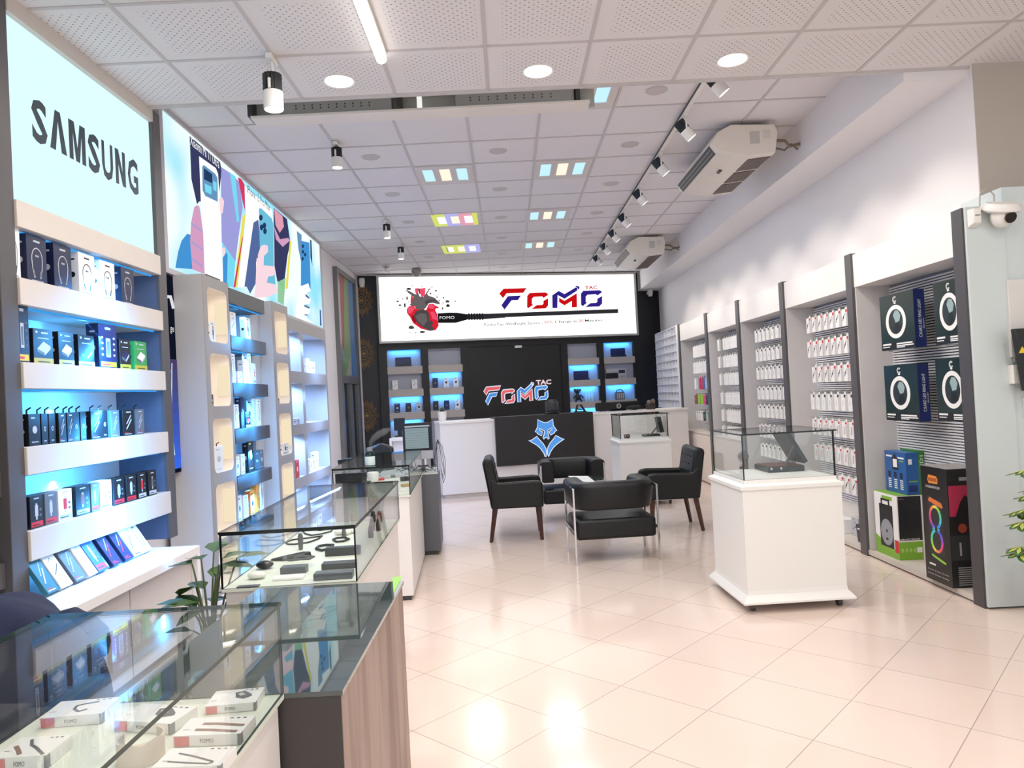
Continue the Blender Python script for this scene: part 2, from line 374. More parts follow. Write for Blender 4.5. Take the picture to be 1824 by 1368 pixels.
# square three-cell lamps
def cell_lamp(x, y, cols, label, tint=None):
    t = thing('three_cell_lamp', label, 'ceiling light', (x,y,3.66), 0, 'three-cell lamps in the plain ceiling')
    P = mat('lamp_panel',(214,206,200),0.5); fr = MB(); xs = [-.285,-.225,-.115,-.055,.055,.115,.225,.285]
    mats = [P, emi('sticker_yellow',(225,235,120),.9), emi('sticker_pink',(240,170,190),.9), emi('sticker_lilac',(190,190,250),.9)]
    for i in range(0,7,2):
        fr.box(xs[i], xs[i+1], -.295, .295, -.010, 0, 0 if not tint else tint[i//2])
    for i in (1,3,5):
        for a, b in ((-.295,-.20),(.20,.295)): fr.box(xs[i], xs[i+1], a, b, -.010, 0, 0 if not tint else tint[i//2])
    fr.build('panel', mats, t, local=True, smooth=False)
    for i, k in zip((1,3,5), cols):
        gl = {'c':emi('cell_cool',(190,232,250),1.15),'w':emi('cell_warm',(255,236,215),1.15),'o':emi('cell_white',(250,245,250),1.1)}[k]
        MB().box(xs[i]+.004, xs[i+1]-.004, -.195, .195, -.004, -.001).build('lens', gl, t, local=True, smooth=False)
    area(t, (x,y,3.635), .45, .40, CELL_W, COOL if cols[0]=='c' else NEUT)
cell_lamp(-.52, 7.33, 'cwc', 'lit lamp of three glowing cells, near the open lamp housing on the poster side')
cell_lamp(.665, 7.33, 'cwc', 'lit lamp of three glowing cells, first of three on the spotlight side')
cell_lamp(-.56, 9.22, 'owo', 'three-cell lamp with yellow and pink sticker border, the larger of two', (1,3,2,1))
cell_lamp(.62, 9.22, 'cwc', 'lit lamp of three glowing cells, second of three on the spotlight side')
cell_lamp(-.60, 11.06, 'owo', 'three-cell lamp with yellow and lilac sticker border, just before the bright banner', (1,1,3,3))
cell_lamp(.60, 11.06, 'cwc', 'lit lamp of three glowing cells, last on the spotlight side')
cell_lamp(.665, 5.47, 'cwc', 'three-cell lamp half hidden above the end of the open lamp housing')
# open lamp housing below the plain ceiling
t = thing('open_lamp_housing', 'long white ceiling lamp housing hanging open with bare metal inside', 'ceiling light', (-.57,4.95,3.3))
zc = onY(640, 200, 4.95).z
x0, x1 = onY(443,210,4.95).x, onY(1062,185,4.95).x
MB().box(x0,x1,4.90,5.03,3.503,3.523).build('top_rail', WPLAST, t)
MB().box(x0,x1,5.03,5.05,3.378,3.523).build('back_wall', STEEL, t, smooth=False)
lip = MB().box(x0+.03,x1-.05,4.905,5.05,3.353,3.370); lip.box(x0+.03,x1-.05,4.895,4.91,3.353,3.374)
lip.build('cover_lip', mat('cream_metal',(228,220,212),.4), t, bevel=.004)
m = MB()
for a in (x0+.2, x0+1.2, x1-.2): m.tube([(a,4.965,3.518),(a,4.965,3.66)], .006, 6)
m.build('hanger_rod', STEEL, t)
for a, b in ((x0+.22, x0+.98), (x0+1.42, x1-.15)):
    ch = MB().box(a,b,4.96,4.975,3.393,3.493)
    for i in range(10):
        for dz in (0,.02): ch.box(a+.1+i*(b-a-.2)/10, a+.108+i*(b-a-.2)/10, 4.957,4.96, 3.428+dz, 3.436+dz, 1)
    ch.build('metal_channel', [STEEL, BLK], t, smooth=False)
for a in (x0, x0+1.02, x1-.14): MB().box(a,a+.03,4.93,5.03,3.383,3.508).build('bracket', mat('dark_steel',(80,80,78),.4,.6), t, smooth=False)
MB().box(x0+1.16,x0+1.195,4.91,4.918,3.368,3.508).build('led_strip', emi('strip_glow',(245,245,240),1.0), t, smooth=False)
# spotlights
def spotlight(x, y, z, tilt, label, group, W, drop=.07, size=1.0):
    t = thing('track_spotlight', label, 'spotlight', (x,y,z), 0, group)
    R = Matrix.Rotation(tilt, 3, 'Y'); r = .047*size; piv = Vector((0,0,-drop-.06))
    pos = lambda p: (R @ Vector(p))+piv
    MB().box(-.018,.018,-.06,.06,-.03,0).build('adapter', WPLAST, t, local=True, bevel=.004)
    MB().tube([(0,0,-.03),(0,0,-drop),(0,-r-.008,-drop-.01),(0,-r-.008,piv.z)], .008, 8).build('arm', WPLAST, t, local=True)
    h = MB()
    h.lathe([(0,.0),(r*.55,.0),(r*.55,.085*size)], n=12, T=R, o=piv)
    for i in range(14):
        a = 2*PI*i/14; h.tube([pos((r*.75*math.cos(a), r*.75*math.sin(a), .0)), pos((r*.75*math.cos(a), r*.75*math.sin(a), .085*size))], r*.24, 5)
    h.build('heat_sink', BPLAST, t, local=True)
    MB().lathe([(0,0),(r*.98,0),(r,-.005),(r,-.085*size),(r*.93,-.088*size),(r*.90,-.07*size)], n=22, T=R, o=piv, caps=False).build('lamp_body', WPLAST, t, local=True)
    MB().lathe([(0,-.078*size),(r*.9,-.078*size)], n=22, T=R, o=piv, caps=False).build('lens', LAMP, t, local=True)
    d = R @ Vector((0,0,-1)); spot(t, Vector((x,y,z))+pos((0,0,-.095*size)), d, W, WARM)
t = thing('spotlight_rail', 'white ceiling rail carrying the row of spotlights along the product wall', 'track', (1.57,8.7,3.66))
MB().box(1.555,1.59,4.9,12.6,3.635,3.653).build('rail_body', WPLAST, t, smooth=False)
MB().box(1.548,1.556,4.9,12.6,3.637,3.652).build('slot', BLK, t, smooth=False)
for i, y in enumerate((5.05,5.944,6.913,7.988,9.06,9.95,10.84,11.78)):
    spotlight(1.57, y, 3.635, -.66, f'black and white spotlight tilted at the product wall, {ORD[i]} from the front', 'spotlights on the rail', SPOT_W)
for i, (x, y, l) in enumerate(((-1.38,6.27,'first behind the open lamp housing'),(-1.42,9.10,'second behind the open lamp housing'),(-1.45,10.5,'just before the bright banner'))):
    spotlight(x, y, 3.655, 0, 'black and white spotlight pointing straight down by the posters, '+l, 'spotlights by the poster wall', SPOT_W*.8)
spotlight(-1.235, 4.06, 3.365, 0, 'large spotlight on a bent arm under the perforated ceiling near the lettered sign', 'spotlights by the poster wall', SPOT_W*.8, .14, 1.15)
# air conditioners
def aircon(y0, L, label):
    S_ = 1.045; X_ = lambda x: x*S_; Z_ = lambda z: 1.4+(z-1.4)*S_
    t = thing('ceiling_air_conditioner', label, 'air conditioner', (2.15,y0+L/2,3.55), 0, 'ceiling air conditioners')
    prof = [(X_(x),Z_(z)) for x, z in ((1.775,3.375),(1.825,3.305),(2.08,3.255),(2.305,3.275),(2.335,3.45),(2.31,3.515),(1.95,3.53),(1.83,3.47))]
    MB().prism([(x,y0,z) for x,z in prof], [(x,y0+L,z) for x,z in prof]).build('casing', mat('ac_casing',(226,218,208),.4), t, bevel=.012, seg=3, angle=.5)
    ya, yb = y0+.06, y0+L-.06; a_, b_ = Vector((X_(1.775),0,Z_(3.375))), Vector((X_(1.825),0,Z_(3.305))); n_ = Vector((-.81,0,-.58))*.004; yy = lambda p, y: (p.x,y,p.z)
    q = [a_+n_, b_+n_, b_-n_*2, a_-n_*2]
    MB().prism([yy(p,ya) for p in q], [yy(p,yb) for p in q]).build('air_outlet', BLK, t, smooth=False)
    for k in (.30,.66):
        p = a_.lerp(b_,k)+n_*1.6; q = [p, p+Vector((.006,0,-.008)), p+Vector((.010,0,-.004)), p+Vector((.004,0,.003))]
        MB().prism([yy(v,ya+.01) for v in q], [yy(v,yb-.01) for v in q]).build('louvre', mat('louvre_beige',(128,120,104),.4), t, smooth=False)
    g0, g1 = (X_(2.10),Z_(3.253)-.0015), (X_(2.29),Z_(3.271)-.0015)
    for k in range(3):
        a = y0+.08+k*(L-.14)/3; b = a+(L-.14)/3-.05
        g = MB().prism([(g0[0],a,g0[1]+.004),(g1[0],a,g1[1]+.004),(g1[0],a,g1[1]),(g0[0],a,g0[1])], [(g0[0],b,g0[1]+.004),(g1[0],b,g1[1]+.004),(g1[0],b,g1[1]),(g0[0],b,g0[1])])
        for i in range(9):
            u = (i+.5)/9; xx = g0[0]+(g1[0]-g0[0])*u; zz = g0[1]+(g1[1]-g0[1])*u
            g.box(xx-.005,xx+.005,a,b,zz-.003,zz,1)
        g.build('intake_grille', [mat('grille_dark',(84,70,62),.5), mat('grille_bar',(118,100,90),.5)], t, smooth=False)
    MB().box(X_(2.10),X_(2.18),y0-.003,y0-.0005,Z_(3.36),Z_(3.46)).build('label_sticker', mat('sticker_grey',(190,185,180)), t, smooth=False)
    MB().box(X_(2.21),X_(2.27),y0-.003,y0-.0005,Z_(3.40),Z_(3.47)).build('label_sticker', mat('sticker_pale',(212,206,200)), t, smooth=False)
    MB().box(X_(1.955),X_(1.98),y0+.42,y0+.5,Z_(3.264),Z_(3.285)).build('badge', INK, t, smooth=False)
    for yv in (y0+.12,y0+L-.12):
        for xx in (2.04,2.35): MB().tube([(xx,yv,Z_(3.52)),(xx,yv,3.66)], .008, 6).build('hanger_rod', STEEL, t)
    MB().tube([(X_(2.33),y0+.10,3.50),(2.53,y0+.09,3.49),(2.58,y0+.12,3.45),(2.665,y0+.1,3.46)], .014, 8).build('pipe', mat('pipe_lagging',(120,104,90),.7), t)
    MB().tube([(X_(2.33),y0+.14,3.45),(2.55,y0+.16,3.43),(2.60,y0+.13,3.47),(2.665,y0+.16,3.43)], .009, 8).build('pipe', mat('pipe_lagging',(120,104,90),.7), t)
aircon(6.20, 1.28, 'large white ceiling air conditioner above the nearer product bays')
aircon(10.66, 1.28, 'white ceiling air conditioner farther back beside the bright banner')
# small ceiling devices by the back wall
t = thing('security_camera', 'small white security camera under the ceiling near the dark wall', 'camera', (-1.95,12.3,3.66))
MB().lathe([(.0,0),(.06,0),(.06,-.02),(.045,-.025)], (-1.95,12.3,3.66), 16).build('mount', WPLAST, t)
MB().tube([(-1.95,12.3,3.63),(-1.93,12.2,3.59),(-1.90,12.08,3.57)], .04, 10).build('camera_body', WPLAST, t)
solo(MB().lathe([(0,0),(.07,0),(.09,-.04),(.075,-.10),(.03,-.14),(0,-.14)], (-1.48,12.55,3.655), 16), 'smoke_detector', mat('grey_plastic',(150,150,146),.4), 'grey ceiling detector in front of the bright banner corner', 'detector')
solo(MB(BK).lathe([(0,0),(.05,0),(.055,-.06),(.04,-.16),(0,-.16)], (-.25,.10,3.60), 12).box(-.28,-.22,.10,.20,3.50,3.56), 'motion_sensor', WPLAST, 'white sensor at the top of the dark wall above the first rosette', 'sensor')
solo(MB(BK).lathe([(0,0),(.05,0),(.055,-.06),(.04,-.14),(0,-.14)], (5.30,.10,3.32), 12).box(5.27,5.33,.10,.20,3.22,3.28), 'motion_sensor', WPLAST, 'white sensor on the dark wall beside the banner end', 'sensor')
# ================================================================= LETTERED LIGHT SHELVES (near, on the poster wall side)
XD = -2.22
SHELF_Z = [(2.285,2.41),(1.925,2.05),(1.538,1.66),(1.14,1.27),(.748,.885)]
t = disp = thing('display_shelf_unit', 'tall dark shelf unit under a glowing lettered header, full of boxed accessories', 'display shelf', (-2.35,4.0,0))
MB().box(-2.55,XD,4.695,4.80,.58,3.37).build('upright', GREY, t, bevel=.003)
MB().box(-2.55,XD,3.215,3.325,.58,3.37).build('upright', GREY, t, bevel=.003)
MB().box(-2.55,-2.53,3.325,4.695,.58,3.37).build('back_panel', BACKW, t, smooth=False)
MB().box(-2.53,-2.24,4.693,4.6951,.58,2.4).build('side_lining', mat('blue_lit_lining',(86,94,118),.4), t, smooth=False)  # blue of the shelf LEDs put into the grey lining colour
MB().box(-2.53,XD+.005,3.325,4.695,3.285,3.37).build('top_fascia', CREAM, t, smooth=False)
for k, (a, b) in enumerate(SHELF_Z):
    s = MB().box(-2.53,XD+.012,3.325,4.700,a,b).build('shelf', CREAM, t, bevel=.003)
    MB().box(-2.275,-2.262,3.34,4.68,a-.008,a-.0005).build('led_strip', LEDB, s, smooth=False)
    area(t, (-2.29,4.01,a-.02), .03, 1.3, 24.0*BLUE_W, (.05,.40,1.0), (-1,0,-.75))
area(t, (-2.29,4.01,3.26), .03, 1.3, .1, (.2,.6,1.0))
hd = MB().box(-2.30,-2.245,3.325,4.695,2.40,3.285).build('sign_panel', emi('header_glow',(214,247,255),1.12), t, smooth=False)
lt = MB(); za, zb = 2.762, 2.972
hgt = zb-za
def lam(y0, y1): return [(-2.2435,y0,za),(-2.2435,(y0+y1)/2-.022,zb),(-2.2435,(y0+y1)/2+.022,zb),(-2.2435,y1,za),(-2.2435,y1-.046,za),(-2.2435,(y0+y1)/2,zb-.055),(-2.2435,y0+.046,za)]
for ch, a, b in (('S',3.512,3.632),('S',3.985,4.100),('U',4.122,4.238),('G',4.402,4.525)):
    lt.text(ch, (-2.2435,a,za), (0,1,0), (0,0,1), hgt*(.985 if ch in 'SG' else 1), 0, wd=b-a, bold=.03)
lt.poly(lam(3.650,3.790))
LP = lambda L: lt.poly([(-2.2435,y,z) for y, z in L])
y0, y1, w_ = 3.812, 3.962, .036; ym = (y0+y1)/2
LP([(y0,za),(y0,zb),(y0+.050,zb),(ym,za+.075),(y1-.050,zb),(y1,zb),(y1,za),(y1-w_,za),(y1-w_,zb-.065),(ym+.018,za),(ym-.018,za),(y0+w_,zb-.065),(y0+w_,za)])
y0, y1 = 4.264, 4.376
LP([(y0,za),(y0,zb),(y0+.038,zb),(y1-.034,za+.085),(y1-.034,zb),(y1,zb),(y1,za),(y1-.036,za),(y0+.034,zb-.09),(y0+.034,za)])
lt.build('lettering', mat('sign_letter',(38,52,60),.4), hd, smooth=False)
# neighbouring unit, only its edge in view
t2 = thing('display_shelf_unit', 'dark grey shelf unit cut by the picture edge before the lettered sign', 'display shelf', (-2.35,2.6,0))
MB().box(-2.55,XD-.02,1.95,2.05,.581,3.37).build('upright', GREY, t2)
MB().box(-2.55,-2.53,2.05,3.21,.581,3.37).build('back_panel', mat('mid_grey_board',(110,116,128),.5), t2, smooth=False)  # even mid-grey back board of the neighbouring unit
for a, b in ((2.285,2.41),(1.87,2.0),(1.46,1.58),(1.06,1.17),(.66,.77)): MB().box(-2.53,XD-.03,2.05,3.212,a,b).build('shelf', GREY, t2)
# base cabinet
t = thing('base_cabinet', 'low white cabinet with doors under the lettered shelf unit', 'cabinet', (-2.25,3.2,0))
MB().box(-2.58,-1.985,1.6,4.40,0.06,.52).build('body', CREAM, t, smooth=False)
MB().box(-2.58,-2.03,1.6,4.36,0,.06).build('plinth', GREYD, t, smooth=False)
MB().box(-2.58,-1.915,1.6,4.42,.528,.58).build('top', WHITE, t, bevel=.004)
MB().box(-2.58,-1.915,4.385,4.42,0.0,.53).build('end_panel', WHITE, t, bevel=.004)
for a, b in ((1.62,2.86),(2.865,3.672),(3.68,4.38)): MB().box(-1.985,-1.955,a,b,.07,.515).build('door', CREAM, t, bevel=.003)

# ================================================================= BOXED GOODS
def P2(o, U, V, w, h, n):                     # printed face: unit square -> plane
    o, U, V, n = Vector(o), Vector(U), Vector(V), Vector(n)
    return lambda u, v, e=1: o+U*(u*w)+V*(v*h)+n*(.0006*e)
def rect(m, f, u0, v0, u1, v1, mi, e=1): m.poly([f(u0,v0,e),f(u1,v0,e),f(u1,v1,e),f(u0,v1,e)], mi)
def ell(m, f, u, v, a, b, mi, e=1, n=14): m.poly([f(u+a*math.cos(2*PI*i/n), v+b*math.sin(2*PI*i/n), e) for i in range(n)], mi)
def line(m, f, P, wd, mi, asp=1.0, e=1):      # flat printed stroke, width in face-width units
    for (a, b), (c, d) in zip(P, P[1:]):
        dx, dy = c-a, (d-b)*asp; L = math.hypot(dx, dy) or 1; nx, ny = -dy/L*wd/2, dx/L*wd/2/asp
        m.poly([f(a+nx,b+ny,e),f(c+nx,d+ny,e),f(c-nx,d-ny,e),f(a-nx,b-ny,e)], mi)
BM = [mat('pack_black',(24,24,28),.35), mat('pack_white',(238,238,238),.35), mat('pack_grey',(98,100,104),.4), RED, YEL,
      mat('pack_silver',(190,192,196),.3), mat('pack_teal',(40,110,130),.35), mat('pack_green',(60,150,75),.4), mat('pack_brown',(135,70,50),.45),
      mat('pack_orange',(230,120,40),.4), mat('pack_blue',(45,90,160),.4), mat('pack_pink',(225,60,110),.4), mat('pack_navy',(28,34,66),.35), mat('pack_lime',(150,200,40),.4), mat('pack_khaki',(190,175,60),.4)]
K,W_,G_,R_,Y_,S_,T_,GR,BR,O_,B_,PK,NV,LM,KH = range(15)
def design(m, f, kind, asp, ink):
    if kind == 'neckband':
        P = [(.24+.0*i, .18) for i in range(1)]
        arc = [(.5-.27*math.cos(PI*i/10), .5+.24*math.sin(PI*i/10)) for i in range(11)]
        line(m, f, [(.36,.12),(.26,.30)]+arc+[(.74,.30),(.64,.12)], .035, ink, asp)
        line(m, f, [(.36,.10),(.30,.24)], .07, ink, asp); line(m, f, [(.64,.10),(.70,.24)], .07, ink, asp)
        line(m, f, [(.42,.58),(.48,.56)], .06, ink, asp); line(m, f, [(.52,.56),(.58,.58)], .06, ink, asp)
        rect(m, f, .34,.86,.66,.90, ink); rect(m, f, .2,.03,.8,.045, ink)
    elif kind == 'powerbank':
        rect(m, f, 0,0,1,.16, KH, .6); rect(m, f, .2,.04,.8,.07, K)
        m.poly([f(.18,.42,1),f(.55,.32,1),f(.86,.52,1),f(.5,.64,1)], ink); m.poly([f(.18,.42,1),f(.55,.32,1),f(.55,.24,1),f(.18,.33,1)], G_); m.poly([f(.55,.32,1),f(.86,.52,1),f(.86,.44,1),f(.55,.24,1)], S_)
        rect(m, f, .22,.72,.78,.745, S_); rect(m, f, .4,.87,.75,.91, S_); ell(m, f, .17,.9,.06,.035, S_)
    elif kind == 'tall':
        rect(m, f, .35,.88,.65,.93, S_); rect(m, f, .38,.25,.62,.68, S_); rect(m, f, .42,.3,.58,.62, G_, 1.5)
        for i in range(4): ell(m, f, .18,.3+.13*i,.05,.025, ink); ell(m, f, .82,.3+.13*i,.05,.025, ink)
        rect(m, f, .08,.03,.92,.14, Y_); rect(m, f, .16,.06,.6,.10, R_, 1.5)
    elif kind == 'cable':
        line(m, f, [(.28,.25),(.72,.62)], .07, ink, asp); line(m, f, [(.3,.45),(.7,.78)], .06, S_, asp)
        rect(m, f, .3,.88,.7,.92, ink); rect(m, f, .12,.05,.7,.075, ink); rect(m, f, .12,.1,.5,.12, R_)
    elif kind == 'loop':
        line(m, f, [(.3,.2),(.22,.5),(.35,.8),(.55,.82),(.7,.6),(.66,.3),(.5,.2)], .05, ink, asp); rect(m, f, .3,.9,.7,.93, ink)
    elif kind == 'charger':
        rect(m, f, .36,.36,.6,.7, ink); rect(m, f, .42,.26,.54,.36, S_); rect(m, f, .42,.7,.54,.76, S_)
        ell(m, f, .78,.55,.09,.045, G_); ell(m, f, .78,.38,.09,.045, G_); rect(m, f, .3,.89,.7,.93, S_)
        rect(m, f, .06,.05,.94,.2, 3 if ink == S_ else S_); rect(m, f, .12,.09,.7,.12, K, 1.5)
    elif kind == 'spine':
        ell(m, f, .5,.5,.16,.08, S_); ell(m, f, .5,.5,.08,.05, K, 1.5); rect(m, f, .3,.1,.7,.13, S_)
    elif kind == 'icon':
        ell(m, f, .5,.5,.2,.12, ink); rect(m, f, .2,.85,.55,.89, ink); rect(m, f, .2,.1,.8,.13, ink)
    elif kind == 'watch':
        rect(m, f, .38,.36,.62,.6, ink); rect(m, f, .42,.6,.58,.8, G_); rect(m, f, .42,.16,.58,.36, G_); rect(m, f, .2,.88,.6,.91, ink)
    elif kind == 'pen':
        line(m, f, [(.2,.35),(.8,.6)], .05, ink, asp); line(m, f, [(.3,.7),(.5,.78),(.7,.7)], .03, ink, asp); rect(m, f, .2,.9,.5,.93, ink)
def carton(name, label, cat, group, base, ink, kind, loc, rz, w, d, h, hook=False, lean=0.0, side=None, parent=None):
    """a carton standing on its base: front face looks along local -Y"""
    m = MB(); m.box(-w/2,w/2,-d,0,0,h,base)
    f = P2((-w/2,-d,0),(1,0,0),(0,0,1),w,h,(0,-1,0)); design(m, f, kind, h/w, ink)
    g = P2((-w/2,0,0),(0,-1,0),(0,0,1),d,h,(-1,0,0))
    if side != 0: ell(m, g, .5,.45,.22,.07, S_ if base in (K,NV,G_,T_) else K); rect(m, g, .3,.8,.7,.84, S_ if base in (K,NV,G_,T_) else K)
    if lean:
        R = Matrix.Rotation(lean, 4, 'X'); m.v = [R @ v for v in m.v]
    o = m.build(name, BM, local=True, smooth=False, bevel=.0015, seg=1); tag(o, label, cat, group)
    o.location = loc; o.rotation_euler = (0,0,rz); WM[o.name] = Matrix.Translation(Vector(loc)) @ Matrix.Rotation(rz,4,'Z')
    if hook:
        hk = MB().tube([(0,-d/2,h),(0,-d/2,h+.018),(.0,-d/2-.02,h+.03)], .004, 5)
        if lean: hk.v = [R @ v for v in hk.v]
        hk.build('hang_tab', BPLAST, o, local=True)
    return o
Q = PI/2
def zpx(X, px, py): return onX(px, py, X)
def row(zb, items, group, cat, X=XD-.015, shelf='', hook=False):
    for (a, b, h, base, ink, kind, lab) in items:
        pa, pb = onX(a, 700, X), onX(b, 700, X); w = max(.012, pb.y-pa.y)
        carton('boxed_'+{'neckband':'neckband_earphones','powerbank':'power_bank','tall':'power_bank','charger':'car_charger'}.get(kind,'cable'), lab, cat, group, base, ink, kind, (X-.07 if kind != 'spine' else X-.08,(pa.y+pb.y)/2,zb), Q, w*.94, .07 if w > .05 else .06, h, hook)
def px2(L): return [x/3.965 for x in L]
row(2.051, [(22,47,.235,W_,K,'neckband','white neckband earphone box at the near end of the top lit shelf'),
    (57,94,.225,NV,S_,'neckband','dark neckband earphone box beside the nearest white one on the top lit shelf'),
    (105,138,.225,NV,S_,'neckband','dark neckband earphone box next to the middle white one on the top lit shelf'),
    (149,179,.22,W_,K,'neckband','white neckband earphone box in the middle of the top lit shelf'),
    (187,214,.215,W_,K,'neckband','white neckband earphone box before the dark last one on the top lit shelf'),
    (224,248,.215,NV,S_,'neckband','dark neckband earphone box at the far end of the top lit shelf')], 'earphone boxes on the top lit shelf', 'box')
row(1.661, [(30,57,.27,K,BR,'tall','tall black and brown box at the near end of the power bank shelf'),
    (62,99,.168,K,S_,'powerbank','black and yellow power bank box showing a pale grey bank, first beside the tall one'),
    (107,136,.168,K,W_,'powerbank','black and yellow power bank box with a round charging coil print'),
    (142,172,.168,K,NV,'powerbank','black and yellow power bank box showing a blue bank, before the tall gold-edged one'),
    (179,213,.245,NV,W_,'tall','tall navy box with a yellow offer strip on the power bank shelf'),
    (216,236,.175,K,NV,'powerbank','narrow power bank box showing a blue bank behind the yellow offer strip box'),
    (242,265,.175,GR,W_,'powerbank','green-edged power bank box at the far end of its shelf')], 'power bank boxes on the second lit shelf', 'box')
cab = []
for i, (a, b, k, c) in enumerate(((40,47,'spine',K),(48,70,'icon',K),(75,87,'spine',K),(88,101,'spine',K),(102,116,'cable',K),(117,130,'cable',K),(131,143,'spine',K),(144,155,'spine',K),(159,181,'cable',K),(182,193,'spine',K),(195,211,'cable',G_),(216,238,'cable',K),(240,255,'cable',G_))):
    cab.append((a, b, .150 if i < 8 else .152, c, S_, k, f'{"dark grey" if c == G_ else "black"} {"thin " if k == "spine" else ""}cable box, {ORD[i] if i < 12 else "last"} from the near end of the third lit shelf'))
row(1.271, cab, 'cable boxes on the third lit shelf', 'box', hook=True)
ch = []
for i, (a, b, c, nk) in enumerate(((44,69,K,S_),(71,94,G_,S_),(95,121,W_,R_),(126,153,K,BR),(154,169,G_,S_),(170,192,W_,BR),(194,215,K,S_),(217,236,K,S_),(238,254,K,R_),(257,272,K,G_))):
    ch.append((a, b, .152, c, nk, 'charger', f'{ {K:"black",G_:"grey",W_:"white"}[c]} car charger box, {ORD[i]} from the near end of the fourth lit shelf'))
row(.886, ch, 'car charger boxes on the fourth lit shelf', 'box', hook=False)
# leaning packs along the cabinet top
lean_px = ((52,92,T_,W_,'cable','teal'),(72,121,W_,K,'pen','white'),(98,148,G_,S_,'cable','dark grey'),(123,170,W_,S_,'loop','white'),(144,184,B_,S_,'charger','blue-black'),(173,208,NV,R_,'cable','navy'),(196,230,NV,R_,'cable','navy'),(214,246,W_,K,'cable','white'),(234,260,W_,K,'loop','white'))
for i, (a, b, c, nk, kd, cn) in enumerate(lean_px):
    y0 = onX((a+b)/2, 990, -2.20).y
    o = carton('leaning_cable_pack', f'{cn} accessory pack leaning back, {ORD[i]} from the near end of the cabinet top', 'box', 'packs leaning along the cabinet top', c, nk, kd, (-2.16,y0,.583), Q+.06, .098, .022, .205, i in (1,3,5,6), lean=-.55, side=0)
# ================================================================= PILLAR TOWERS AND SHELVES ON THE POSTER WALL
XP = -2.23
def rrect(y0, y1, z0, z1, r, n=5):
    P = []
    for cy, cz, a0 in ((y1-r,z1-r,0),(y0+r,z1-r,PI/2),(y0+r,z0+r,PI),(y1-r,z0+r,1.5*PI)):
        for i in range(n+1): P.append((cy+r*math.cos(a0+PI/2*i/n), cz+r*math.sin(a0+PI/2*i/n)))
    return P
NZ = [(.04,.345),(.41,.825),(.912,1.325),(1.42,1.825),(1.915,2.33)]
NICHE = mat('warm_niche_lining',(236,226,214),.5)
def tower(ya, yb, label):
    t = thing('niche_tower', label, 'display tower', (-2.34,(ya+yb)/2,0), 0, 'niche towers on the poster wall')
    m = MB().box(-2.55,XP-.002,ya,ya+.02,0,2.412).box(-2.55,XP-.002,yb-.02,yb,0,2.412).box(-2.55,XP-.002,ya+.02,yb-.02,2.392,2.412)
    m.build('carcass', LGREY, t, smooth=False)
    y0, y1 = ya+.075, yb-.045; fr = MB(); ni = MB(); bounds = [0]+[(NZ[i][1]+NZ[i+1][0])/2 for i in range(4)]+[2.412]
    for k, (za, zb) in enumerate(NZ):
        hole = rrect(y0,y1,za,zb,.055); c0, c1 = bounds[k], bounds[k+1]; cy, cz = (y0+y1)/2, (za+zb)/2; out = []
        for (y, z) in hole:
            dy, dz = y-cy, z-cz
            s = min(((yb if dy>0 else ya)-cy)/dy if abs(dy)>1e-6 else 1e9, ((c1 if dz>0 else c0)-cz)/dz if abs(dz)>1e-6 else 1e9)
            out.append((cy+dy*s, cz+dz*s))
        n = len(hole); vs = [(XP,y,z) for y,z in hole]+[(XP,y,z) for y,z in out]
        fr.add(vs, [(i,(i+1)%n,n+(i+1)%n,n+i) for i in range(n)])
        for cyy, czz in ((ya,c0),(yb,c0),(ya,c1),(yb,c1)):          # square off the corners of the cell
            near = sorted(range(n), key=lambda i: (out[i][0]-cyy)**2+(out[i][1]-czz)**2)[:2]
            fr.poly([(XP,)+out[near[0]], (XP,cyy,czz), (XP,)+out[near[1]]])
        D = .20
        ni.add([(XP-.001,y,z) for y,z in hole]+[(XP-D,y,z) for y,z in hole], [(i,(i+1)%n,n+(i+1)%n,n+i) for i in range(n)]+[tuple(range(n,2*n))])
    fr.build('front_panel', TAUPE, t, smooth=False); ni.build('niche_lining', NICHE, t, smooth=False)
    for k, (za, zb) in enumerate(NZ):
        MB().box(XP-.10,XP-.01,y1-.006,y1-.001,za+.08,zb-.07).build('led_strip', LEDW, t, smooth=False)
        area(t, (XP-.10,cy,zb-.012), .10, .22, WARM_W*1.6, (1,.92,.82), (-.15,0,-1))
    return t
tower(5.39,5.892,'tall grey tower with rounded niches, next to the lettered shelf unit')
tower(6.966,7.47,'tall grey tower with rounded niches, beside the white gridded shelf wall')
FZ = [(2.258,2.383),(1.876,1.995),(1.489,1.606),(1.108,1.228),(.725,.84),(.35,.46)]
t = thing('lit_wall_shelf', 'blue lit shelves with charcoal fronts between the two niche towers', 'shelf', (-2.35,6.43,0))
MB().box(-2.55,-2.53,5.894,6.964,0,2.38).build('back_panel', BACKW, t, smooth=False)
m = MB()
for i in range(9):
    a = i*PI/16; pass
m.box(-2.53,-2.36,6.74,6.964,0,2.38).build('side_infill', LGREY, t, smooth=False)
for k, (a, b) in enumerate(FZ):
    s = MB().box(-2.53,XP+.004,5.894,6.745,a,b).build('shelf', GREYD, t, bevel=.003)
    area(t, (-2.30,6.3,a-.015), .03, .8, 16*BLUE_W, (.05,.40,1.0), (-1,0,-.75))
    MB().box(-2.27,-2.26,5.9,6.735,a-.008,a-.0005).build('led_strip', LEDB, s, smooth=False)
t = thing('gridded_shelf_wall', 'white backed shelf wall of tall open compartments in grey framing', 'shelf', (-2.35,8.2,0))
RZ = [(.21,.53),(.635,1.083),(1.195,1.63),(1.755,2.18)]
m = MB(); zs = [0]+[k for r in RZ for k in r]+[2.31]
for i in range(0,10,2): m.box(-2.52,XP,7.475,9.0,zs[i],zs[i+1])
for a, b in ((7.475,7.49),(7.88,7.985),(8.935,9.0)):
    for (za, zb) in RZ: m.box(-2.52,XP,a,b,za,zb)
